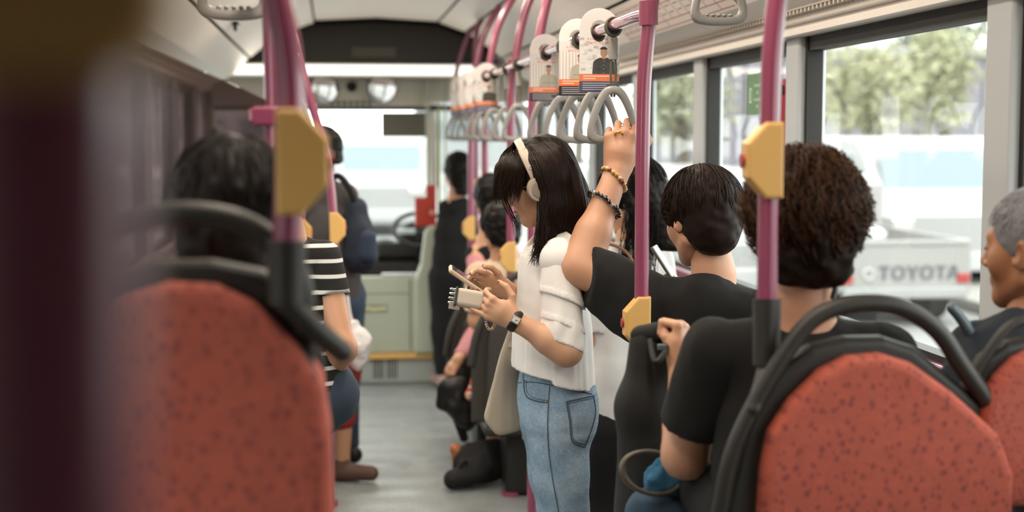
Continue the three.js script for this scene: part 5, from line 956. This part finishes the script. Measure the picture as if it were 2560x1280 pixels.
{ // ---- cream shirt on the dark seat
  const Z = 6.42, f = V(0, 0, -1), hips = V(W(1285, 900, Z).x, 0.56, -Z);
  figure({ label: 'seated person in cream patterned shirt behind the pink poles', f, hf: V(-0.2, -0.25, -1), head: W(1252, 575, Z), neck: W(1262, 638, Z), shL: W(1198, 690, Z), shR: W(1342, 690, Z), elL: W(1195, 800, Z), wrL: W(1220, 830, Z + 0.2), elR: W(1352, 800, Z), wrR: W(1320, 840, Z + 0.2), hips, ...legsSeated(hips, V(0.12, 0, -1).normalize(), 0, 0.07), skin: skinA, hh: 0.008, h: 0.016,
    shirt: { mat: mat('#ffffff', 0.9, 0, { map: dataTex(128, (u, v) => { const n = vnoise(u * 14, v * 14, 14) > 0.6 ? 14 : 0; return [205 - n, 182 - n * 1.3, 160 - n * 1.5]; }) }), sleeve: 0.8, grow: 0.02, hem: 1 }, pants: { mat: cloth('#1a1716', 0.9), len: 0.5 }, shoe: M.black,
    hair: { mat: hairBlack, cap: { grow: 0.018, nape: -0.1, h: 0.008 }, locks: { n: 260, low: () => -0.9, len: 1.2, off: 0.02, r: 0.003 } } });
}
{ // ---- pink sleeve on the farther dark seat
  const Z = 7.25, f = V(-0.3, 0, -0.95).normalize(), hips = V(W(1225, 900, Z).x, 0.56, -Z);
  figure({ label: 'seated passenger with pink sleeve reaching down to a black bag', f, hf: V(-0.1, -0.2, -1), head: W(1228, 500, Z), neck: W(1228, 560, Z), shL: W(1190, 640, Z), shR: W(1270, 640, Z), elL: W(1215, 792, Z - 0.3), wrL: W(1146, 898, Z - 0.5), elR: W(1290, 740, Z), wrR: W(1260, 790, Z + 0.2), hips, ...legsSeated(hips, V(0.15, 0, -1).normalize(), 0, 0.07), skin: skinA, hh: 0.008, h: 0.016,
    handL: { F: V(-0.5, -0.8, 0), N: V(0.5, -0.4, -0.5), S: V(0.4, 0.2, -1), size: 0.9, h: 0.006, curl: [[0.6, 0.8, 0.5], [0.6, 0.8, 0.5], [0.6, 0.8, 0.5], [0.6, 0.8, 0.5]] },
    shirt: { mat: blackTee, sleeveMat: cloth('#b97c80', 0.9), sleeve: 1.93, loose: 0.002, grow: 0.015, hem: 1 }, pants: { mat: blackPants }, shoe: M.black,
    hair: { mat: hairBlack, cap: { grow: 0.02, nape: -0.12, h: 0.008 } } });
}
{ // ---- passenger in red trousers on the left side seat
  const Z = 6.25, f = V(0.2, 0, -1).normalize(), hips = V(-0.22, 0.52, -Z);
  figure({ label: 'passenger in red trousers and sandals on the left seats', f, hf: V(0, -0.1, -1), head: W(640, 560, Z), neck: W(650, 625, Z), shL: W(590, 680, Z), shR: W(720, 680, Z), elL: W(580, 800, Z), wrL: W(640, 840, Z + 0.2), elR: W(745, 800, Z), wrR: W(800, 860, Z + 0.25), hips, hipL: V(-0.32, 0.52, -Z), hipR: V(-0.12, 0.52, -Z), knL: V(-0.18, 0.56, -Z - 0.35), knR: V(0.045, 0.55, -Z - 0.3), anL: V(-0.12, 0.09, -Z - 0.45), anR: V(0.03, 0.09, -Z - 0.35), skin: skinA, hh: 0.009, h: 0.016, shoeDir: V(0.7, 0, 0.2),
    shirt: { mat: cloth('#6b2f2b', 0.9), sleeve: 0.8, grow: 0.015, hem: 1 }, pants: { mat: cloth('#8e2620', 0.9), len: 0.55 }, shoe: mat('#5d4238', 0.7), hair: { mat: hairBlack, cap: { grow: 0.016, h: 0.009 } } });
}
{ // ---- grey cap on the left
  const Z = 5.2, f = V(0, 0, -1), hips = V(W(400, 1000, Z).x, 0.75, -Z);
  const P = figure({ label: 'seated passenger with a pale grey cap left of the dark head', floor: 0.26, f, hf: V(0, -0.2, -1), head: W(400, 722, Z), neck: W(402, 800, Z), shL: W(300, 860, Z), shR: W(500, 860, Z), elL: W(290, 1000, Z), wrL: W(330, 1050, Z + 0.2), elR: W(510, 1000, Z), wrR: W(470, 1050, Z + 0.2), hips, ...legsSeated(hips, V(0, 0, -1), 0.26), skin: skinA, hh: 0.009, h: 0.016, shirt: { mat: cloth('#3a2f2d', 0.9), sleeve: 0.8, grow: 0.015, hem: 1 }, pants: { mat: blackPants }, shoe: M.black, hair: { mat: hairBlack, cap: { grow: 0.01, h: 0.009 } } });
  const cap = thing('cap', 'pale grey cloth cap on the passenger left of the dark head', 'cap', P.hp(0, 0.05, 0));
  part(cap, 'crown', place(new THREE.SphereGeometry(0.1, 28, 14, 0, Math.PI * 2, 0, Math.PI / 2).scale(0.92, 1.0, 1.12).translate(0, 0.035, -0.014), P.hp(0, 0, 0), P.hq), cloth('#8d8783', 0.9)); part(cap, 'brim', place(new THREE.CylinderGeometry(0.08, 0.085, 0.006, 28, 1, false, -Math.PI / 2, Math.PI).scale(1, 1, 1.1).translate(0, 0.04, 0.07), P.hp(0, 0, 0), P.hq), cloth('#847e7a', 0.9));
}
// ---------------------------------------------------------------- bags and small things
{
  const Z = 3.0, bag = thing('black_backpack', 'tall black cloth bag held upright by the curly-haired man', 'bag', W(1610, 1300, Z)), s = new Soft(0.04);
  s.cap(W(1612, 860, Z), W(1606, 1010, Z), 0.036, 0.05).cap(W(1606, 1010, Z), W(1598, 1330, Z), 0.05, 0.058).cap(W(1650, 870, Z + 0.02), W(1655, 1330, Z + 0.02), 0.04, 0.062);
  s.fold = (x, y, z) => 0.006 * noise3(x * 24, y * 9, z * 24); part(bag, 'bag_body', s.mesh(0.009), cloth('#13110d', 0.8));
  part(bag, 'top_knot', [new Soft(0.02).cap(W(1600, 838, Z), W(1645, 832, Z - 0.02), 0.022, 0.024).mesh(0.008)], cloth('#0d0b09', 0.8)); part(bag, 'grip_loop', tb([W(1625, 850, Z - 0.05), W(1640, 905, Z - 0.09), W(1662, 880, Z - 0.08), W(1668, 840, Z - 0.04)], 0.007, 30, 8), M.black); part(bag, 'buckle', box(0.02, 0.014, 0.008, 0, 0, 0, 0.003).translate(...W(1655, 868, Z - 0.075).toArray()), mat('#7d8486', 0.3, 0.5));
}
{
  const Z = 2.85, c = W(1632, 1182, Z), t = thing('blue_bucket_bag', 'blue bag with a round grey rim at the feet of the black bag', 'bag', V(c.x, c.y - 0.28, c.z));
  const R = new THREE.TorusGeometry(0.066, 0.0075, 12, 48).scale(1, 0.66, 1).rotateX(-0.35).rotateZ(-0.2).translate(c.x, c.y, c.z); part(t, 'rim', R, mat('#4c463c', 0.45), 'grey brown rim');
  const s = new Soft(0.03).cap(V(c.x + 0.005, c.y - 0.095, c.z - 0.04), V(c.x + 0.03, c.y - 0.24, c.z - 0.04), 0.055, 0.08).cap(V(c.x + 0.06, c.y - 0.1, c.z - 0.04), V(c.x + 0.065, c.y - 0.22, c.z - 0.04), 0.055, 0.075); s.fold = (x, y, z) => 0.004 * noise3(x * 30, y * 20, z * 30); part(t, 'bag_body', s.mesh(0.009), cloth('#31475a', 0.85));
  const u = new Soft(0.02).cap(V(c.x + 0.02, c.y - 0.02, c.z - 0.03), V(c.x + 0.07, c.y + 0.012, c.z - 0.03), 0.03, 0.03).cap(V(c.x + 0.02, c.y - 0.03, c.z - 0.03), V(c.x + 0.08, c.y - 0.03, c.z - 0.03), 0.03, 0.035); u.fold = (x, y, z) => 0.01 * noise3(x * 55, y * 55, z * 55); part(t, 'inner_cloth', u.mesh(0.006), cloth('#2f6585', 0.9), 'crumpled blue cloth inside');
}
{ // black shopping bag, floral bag, orange bag at the dark seats
  const Z = 6.75, t = thing('black_handbag', 'black handbag hanging beside the dark seats', 'bag', W(1145, 1090, Z)), s = new Soft(0.05).cap(W(1125, 965, Z), W(1140, 1010, Z), 0.045, 0.06).cap(W(1150, 960, Z), W(1165, 1045, Z), 0.05, 0.06).cap(W(1105, 975, Z), W(1100, 1010, Z), 0.022, 0.02); s.fold = (x, y, z) => 0.008 * noise3(x * 22, y * 22, z * 22);
  part(t, 'bag_body', s.mesh(0.01), mat('#0e0c0a', 0.45)); part(t, 'tail', new Soft(0.03).cap(W(1140, 1030, Z), W(1160, 1095, Z), 0.03, 0.022).mesh(0.01), M.blackCloth); part(t, 'grip', tb([W(1135, 960, Z), W(1128, 925, Z), W(1155, 915, Z), W(1165, 955, Z)], 0.008, 30, 8), M.black);
  const fz = dataTex(128, (u, v) => { const a = vnoise(u * 9, v * 9, 9), b = vnoise(u * 7 + 4, v * 7, 7); return a > 0.62 ? [190, 70, 45] : b > 0.66 ? [200, 140, 70] : b < 0.25 ? [80, 80, 110] : [205, 195, 185]; }); fz.repeat.set(6, 6);
  const f = new Soft(0.03).cap(W(1195, 935, 6.55), W(1182, 985, 6.55), 0.022, 0.036); f.fold = (x, y, z) => 0.005 * noise3(x * 40, y * 40, z * 40); single('floral_pouch', f.mesh(0.008), mat('#ffffff', 0.8, 0, { map: fz }), 'floral patterned pouch between the dark seats', 'pouch');
  const o = new Soft(0.03).cap(W(1140, 1125, 6.5), W(1155, 1165, 6.5), 0.028, 0.034).cap(W(1175, 1130, 6.5), W(1158, 1160, 6.5), 0.02, 0.03); o.fold = (x, y, z) => 0.007 * noise3(x * 35, y * 35, z * 35); single('orange_bag', o.mesh(0.008), mat('#a5623a', 0.5), 'small orange bag near the floor beside the dark seats', 'bag');
  const b = thing('black_floor_bag', 'black bundle lying on the floor under the dark seats', 'bag', V(W(1175, 1220, 6.4).x, 0, -6.4)), q = new Soft(0.05).cap(V(W(1130, 1200, 6.4).x, 0.05, -6.35), V(W(1230, 1200, 6.4).x, 0.08, -6.45), 0.045, 0.075).cap(V(W(1170, 1190, 6.4).x, 0.1, -6.5), V(W(1240, 1180, 6.4).x, 0.14, -6.5), 0.07, 0.07).cut(V(0, -1, 0), V(0, 0.004, 0)); q.fold = (x, y, z) => 0.012 * noise3(x * 18, y * 18, z * 18); part(b, 'bundle', q.mesh(0.011), cloth('#0c0b0a', 0.8)); part(b, 'tie', tb([V(0.55, 0.09, -6.36), V(0.58, 0.13, -6.37), V(0.61, 0.10, -6.38)], 0.008, 16, 8), M.black);
}
{ // plastic bags on the left of the aisle
  const Z = 6.45, w = new Soft(0.04).cap(W(885, 812, Z), W(893, 860, Z), 0.025, 0.058).cap(W(895, 855, Z), W(893, 895, Z), 0.058, 0.053); w.fold = (x, y, z) => 0.009 * noise3(x * 28, y * 20, z * 28) + 0.003 * noise3(x * 70, y * 70, z * 70);
  const t = thing('plastic_bag', 'white plastic carrier bag beside the striped shirt', 'bag', W(893, 930, Z)); part(t, 'bag_body', w.mesh(0.008), mat('#d9d2cf', 0.4, 0, { transmission: 0.15, thickness: 0 })); part(t, 'bag_handle', tb([W(880, 815, Z), W(872, 770, Z), W(868, 740, Z)], 0.008, 20, 8), mat('#d9d2cf', 0.4));
  const r = new Soft(0.03).cap(W(868, 795, Z + 0.15), W(880, 870, Z + 0.15), 0.025, 0.05); r.fold = (x, y, z) => 0.006 * noise3(x * 30, y * 30, z * 30); single('red_bag', r.mesh(0.008), mat('#b8322a', 0.5), 'red bag behind the white plastic bag', 'bag');
}
// ---------------------------------------------------------------- outside the windows
const GY = -0.38;
struct('ground', metreUV(bxx(-70, 90, GY - 0.1, GY, 40, -140)), mat('#737371', 0.9, 0, { bumpMap: rep(softNoise, 0.5), bumpScale: 0.01 }), 'pale grey road outside the bus');
struct('pavement', bxx(7.2, 12, GY, GY + 0.14, 40, -90, 0.03), mat('#7d7b75', 0.9), 'raised pavement beside the road');
{
  const w = structGroup('wall_retaining', 'long grey retaining wall behind the trees'); const m = [mat('#757378', 0.9), mat('#7b797d', 0.9), mat('#706e74', 0.9)];
  for (let i = 0; i < 26; i++) part(w, 'panel', bxx(9 + i * 1.05, 9.98 + i * 1.05, 0.6, 4.0 + 0.03 * (i % 3), -41 + (i % 2) * 0.04, -41.4, 0.02), m[i % 3]);
  part(w, 'coping', bxx(8.9, 36.5, 4.0, 4.3, -40.85, -41.5, 0.03), mat('#858583', 0.9)); part(w, 'base', bxx(8.9, 36.5, GY, 0.62, -40.8, -41.5, 0.03), mat('#7d7d7a', 0.9));
}
const leafM = ['#767d72', '#7f8676', '#8f9178', '#70776d', '#9a9a7c'].map((c) => mat(c, 0.9)), barkM = mat('#5a5248', 0.95);
function tree(x, z, h, r, k, label) {
  const t = thing('street_tree', label, 'tree', V(x, GY, z), 'street trees'), lean = rr(-0.3, 0.3);
  part(t, 'trunk', tb([V(x, GY, z), V(x + lean * 0.4, GY + h * 0.35, z), V(x + lean, GY + h * 0.75, z)], 0.09 + h * 0.008, 14, 8), barkM);
  for (let i = 0; i < 4; i++) { const a = rr(0, 6.28), y = GY + h * rr(0.35, 0.6); part(t, 'branch', tb([V(x + lean * 0.5, y, z), V(x + lean * 0.6 + Math.cos(a) * r * 0.35, y + h * 0.12, z + Math.sin(a) * r * 0.35), V(x + lean + Math.cos(a) * r * 0.6, y + h * 0.26, z + Math.sin(a) * r * 0.6)], 0.04, 8, 6), barkM); }
  const g = [], c0 = V(x + lean, GY + h * 0.68, z);
  const P = [], I = [];
  for (let i = 0; i < 5200; i++) { const d = V(rr(-1, 1), rr(-1, 1), rr(-1, 1)); if (d.length() > 1) continue; const lump = 0.75 + 0.4 * noise3(d.x * 3 + x, d.y * 3, d.z * 3 + z), p = c0.clone().add(V(d.x * r * lump, d.y * h * 0.34 * lump, d.z * r * lump)), s = rr(0.05, 0.10) * (h > 7 ? 1.5 : 1), u = V(rr(-1, 1), rr(-1, 1), rr(-1, 1)).normalize().multiplyScalar(s), v = u.clone().cross(V(rr(-1, 1), rr(-1, 1), rr(-1, 1))).normalize().multiplyScalar(s * 0.6), n = P.length / 3; for (const q of [u, v, u.clone().negate(), v.clone().negate()]) P.push(p.x + q.x, p.y + q.y, p.z + q.z); I.push(n, n + 1, n + 2, n, n + 2, n + 3); }
  const lg = new THREE.BufferGeometry(); lg.setAttribute('position', new THREE.BufferAttribute(new Float32Array(P), 3)); lg.setIndex(I); lg.computeVertexNormals(); part(t, 'foliage', lg, leafM[k]).userData.kind = 'stuff';
}
[[8.5, -45.5, 9, 2.3, 0], [11.4, -51.5, 10.5, 2.5, 1], [14.3, -45.5, 9.5, 2.3, 3], [17.2, -51.5, 11, 2.5, 0], [20.1, -45.5, 9, 2.3, 1], [23.0, -51.5, 10.5, 2.5, 3], [25.9, -45.5, 9.5, 2.3, 0], [28.8, -51.5, 10.5, 2.5, 1]].forEach(([x, z, h, r, k], i) => tree(x, z, h, r, k, `tall grey green tree rising behind the retaining wall, number ${['one', 'two', 'three', 'four', 'five', 'six', 'seven', 'eight'][i]} from the left`));
[[12.0, -31, 4.6, 1.5, 4], [7.6, -30, 4.4, 1.5, 2], [14.8, -33, 5.2, 1.2, 4], [6.2, -36, 6, 2, 2]].forEach(([x, z, h, r, k], i) => tree(x, z, h, r, k, `slim yellow green young tree on the pavement, ${['beside the railing', 'behind the far window', 'at the right window edge', 'near the pillar'][i]}`));
[[-7, -60, 9, 3.5, 2], [4.1, -58, 9, 1.9, 4], [9, -62, 9, 3, 4]].forEach(([x, z, h, r, k], i) => tree(x, z, h, r, k, `distant tree seen through the windscreen, ${['left side', 'beside the driver', 'far right side'][i]}`));
// white railing
{
  const t = thing('white_railing', 'white post railing on the pavement beyond the truck', 'railing', V(10.5, GY, -24)), m = mat('#98989a', 0.6);
  for (let i = 0; i < 12; i++) part(t, 'post', bxx(9 + i * 0.55, 9.09 + i * 0.55, GY + 0.14, 1.15, -24, -24.08, 0.01), m); for (const y of [0.35, 1.12]) part(t, 'rail', bxx(9, 15.4, y, y + 0.07, -23.98, -24.1, 0.01), m);
  part(t, 'brace', rod(V(10.6, 0.4, -24.04), V(11.6, 1.15, -24.04), 0.04), m);
}
{
  const h = thing('hedge', 'low scrubby hedge in front of the railing', 'hedge', V(11, GY, -22)); const P = [], I = [];
  for (let i = 0; i < 4000; i++) { const p = V(rr(9, 17), GY + rr(0.1, 0.95) * rr(0.5, 1), -22.3 + rr(-0.6, 0.6)), s = rr(0.05, 0.12), u = V(rr(-1, 1), rr(-1, 1), rr(-1, 1)).normalize().multiplyScalar(s), v = u.clone().cross(V(rr(-1, 1), 1, rr(-1, 1))).normalize().multiplyScalar(s * 0.6), n = P.length / 3; for (const q of [u, v, u.clone().negate(), v.clone().negate()]) P.push(p.x + q.x, p.y + q.y, p.z + q.z); I.push(n, n + 1, n + 2, n, n + 2, n + 3); }
  const lg = new THREE.BufferGeometry(); lg.setAttribute('position', new THREE.BufferAttribute(new Float32Array(P), 3)); lg.setIndex(I); lg.computeVertexNormals(); part(h, 'foliage', lg, leafM[2]).userData.kind = 'stuff';
}
const carWhite = mat('#8a8a89', 0.35, 0, { clearcoat: 0.4 }), carGlass = mat('#5f6e74', 0.08, 0.2, { clearcoat: 1 }), tyre = mat('#1a1a1a', 0.9);
// a van: its long side along z, front towards sgn*z
function van(name, x, z, w, h, l, label, glassY = 0.55) {
  const t = thing(name, label, 'vehicle', V(x, GY, z)), y = GY;
  const prof = [[-l / 2, 0.35], [l / 2, 0.35], [l / 2, h * 0.5], [l * 0.46, h * 0.56], [l * 0.36, h * 0.93], [l * 0.30, h], [-l * 0.44, h], [-l * 0.49, h * 0.9], [-l / 2, h * 0.5]];
  part(t, 'body', slab(prof, w, 0.06).rotateY(-Math.PI / 2).translate(x, y, z), carWhite);
  part(t, 'windscreen', new THREE.PlaneGeometry(w * 0.84, h * 0.36).rotateX(-0.36).translate(x, y + h * 0.745, z + l * 0.415 + 0.02), carGlass); part(t, 'rear_window', new THREE.PlaneGeometry(w * 0.8, h * 0.3).translate(x, y + h * 0.74, z - l / 2 - 0.005), carGlass);
  for (const e of [-1, 1]) { part(t, 'side_window', bxx(x + e * w / 2, x + e * (w / 2 + 0.012), y + h * 0.58, y + h * 0.88, z - l * 0.38, z + l * 0.28, 0.004), carGlass); for (const f of [-0.32, 0.32]) part(t, 'wheel', rod(V(x + e * (w / 2 - 0.2), y + 0.32, z + f * l), V(x + e * (w / 2 + 0.01), y + 0.32, z + f * l), 0.32, 24), tyre); part(t, 'lamp_cover', box(0.3, 0.16, 0.05, x + e * w * 0.36, y + h * 0.45, z + l / 2, 0.03), M.chrome); }
  part(t, 'bumper', bxx(x - w / 2 + 0.05, x + w / 2 - 0.05, y + 0.3, y + 0.55, z + l / 2 - 0.02, z + l / 2 + 0.06, 0.04), mat('#9d9d9c', 0.5));
}
van('white_van', 1.0, -31, 1.85, 2.0, 4.6, 'white van facing the windscreen of the bus');
van('white_car', 4.1, -17.4, 1.8, 1.62, 4.4, 'white car behind the pillar, seen through the middle window');
van('white_minibus', 7.75, -19.5, 1.9, 2.0, 5.0, 'white minibus beyond the truck, behind the curly-haired man');
van('grey_car', -3.2, -24, 1.8, 1.5, 4.3, 'car in the next lane seen through the windscreen');
{ // pick-up truck seen from behind
  const Z = 14.2, s = 3555 / Z, X = (px) => (px - 830) / s, Y = (py) => EYE - (py - 345) / s, t = thing('pickup_truck', 'white pickup truck with lettered tailgate outside the window', 'truck', V(X(2310), GY, -Z - 2));
  const x0 = X(2135), x1 = X(2500), yT = Y(612), yB = Y(750), wm = mat('#83827f', 0.5);
  part(t, 'tailgate', bxx(x0, x1, yB, yT, -Z, -Z - 0.06, 0.02), wm); part(t, 'tailgate_ribs', [bxx(x0 + 0.05, x1 - 0.05, yT - 0.05, yT - 0.03, -Z + 0.012, -Z, 0.003), bxx(x0 + 0.05, x1 - 0.05, yB + 0.03, yB + 0.05, -Z + 0.012, -Z, 0.003)], mat('#77756f', 0.5));
  part(t, 'bed_side', bxx(x0, x0 + 0.05, yB, yT, -Z - 0.06, -Z - 2.2, 0.01), wm); part(t, 'bed_side', bxx(x1 - 0.05, x1, yB, yT, -Z - 0.06, -Z - 2.2, 0.01), wm); part(t, 'bed_floor', bxx(x0, x1, yB, yB + 0.05, -Z - 0.06, -Z - 2.2), mat('#8b8a86', 0.7));
  const font = await new FontLoader().loadAsync('fonts/droid/droid_sans_bold.typeface.json'), tg = new TextGeometry('TOYOTA', { font, size: 0.15, depth: 0.008, curveSegments: 6 }); tg.computeBoundingBox(); const bw = tg.boundingBox.max.x - tg.boundingBox.min.x; tg.scale((X(2468) - X(2244)) / bw, 1, 1).translate(X(2244), Y(716), -Z + 0.002); part(t, 'tailgate_lettering', tg, mat('#4c4d50', 0.5), 'grey lettering reading TOYOTA');
  part(t, 'emblem', new THREE.TorusGeometry(0.055, 0.014, 8, 24).translate(X(2217), Y(700), -Z + 0.005), mat('#a9a6a2', 0.4));
  part(t, 'cargo', [ball(V(X(2190), yT + 0.02, -Z - 0.6), 0.3, 1, 0.6, 1), ball(V(X(2260), yT, -Z - 0.9), 0.3, 1.2, 0.4, 1)], mat('#c6c5c2', 0.8)); part(t, 'underbody', bxx(x0 + 0.1, x1 - 0.1, GY + 0.35, yB, -Z - 0.05, -Z - 4.5, 0.03), mat('#3a3936', 0.8)); part(t, 'bumper', bxx(x0 + 0.05, x1 - 0.05, GY + 0.3, GY + 0.42, -Z + 0.05, -Z - 0.06, 0.02), mat('#8d8d8c', 0.4, 0.4));
  part(t, 'cabin', slab([[-Z - 4.3, yB], [-Z - 2.3, yB], [-Z - 2.35, yT + 0.5], [-Z - 2.6, yT + 0.62], [-Z - 3.6, yT + 0.6], [-Z - 4.0, yT + 0.1]].map(([z, y]) => [-z, y]).reverse(), 1.4, 0.05).rotateY(Math.PI / 2).translate((x0 + x1) / 2, 0, 0), wm);
  for (const e of [x0 + 0.16, x1 - 0.16]) for (const z of [-Z - 0.7, -Z - 3.6]) part(t, 'wheel', rod(V(e - 0.1, GY + 0.33, z), V(e + 0.1, GY + 0.33, z), 0.33, 24), tyre);
  part(t, 'tail_lamp', bxx(x0 + 0.02, x0 + 0.16, GY + 0.46, GY + 0.56, -Z + 0.02, -Z - 0.04, 0.01), mat('#8f2a22', 0.3)); part(t, 'tail_lamp', bxx(x1 - 0.16, x1 - 0.02, GY + 0.46, GY + 0.56, -Z + 0.02, -Z - 0.04, 0.01), mat('#8f2a22', 0.3));
}
{ // dark depot wall along the kerb on the left
  const t = structGroup('wall_depot', 'dark brown depot wall close on the left of the bus'), m = [mat('#4d4443', 0.9), mat('#544a48', 0.9), mat('#48403f', 0.9)];
  for (let i = 0; i < 16; i++) part(t, 'panel', bxx(-5.0, -5.1, GY, 2.6, 3 - i * 0.95, 2.08 - i * 0.95, 0.01), m[i % 3]);
}

// pale blocks far ahead of the bus
for (const [x0, x1, h, z, cols, rows, lab] of [[-16, -3.5, 13, -82, 6, 5, 'wide pale apartment block far ahead, left of the white van'], [5.5, 12, 17, -88, 4, 7, 'tall pale apartment block far ahead, right of the white van']]) {
  const t = thing('apartment_block', lab, 'building', V((x0 + x1) / 2, GY, z)), wm = mat('#8c9090', 0.9), gm = mat('#5f696e', 0.3);
  part(t, 'facade', bxx(x0, x1, GY, h, z, z - 8), wm); part(t, 'roof', bxx(x0 - 0.3, x1 + 0.3, h, h + 0.5, z + 0.3, z - 8.3, 0.05), mat('#7d8080', 0.9));
  const dx = (x1 - x0) / cols, dy = (h - 1.5) / rows;
  for (let i = 0; i < cols; i++) for (let j = 0; j < rows; j++) part(t, 'window', bxx(x0 + dx * (i + 0.2), x0 + dx * (i + 0.8), 1 + dy * j + 0.5, 1 + dy * j + dy * 0.75, z + 0.06, z - 0.02), gm);
}
renderer.render(scene, camera);
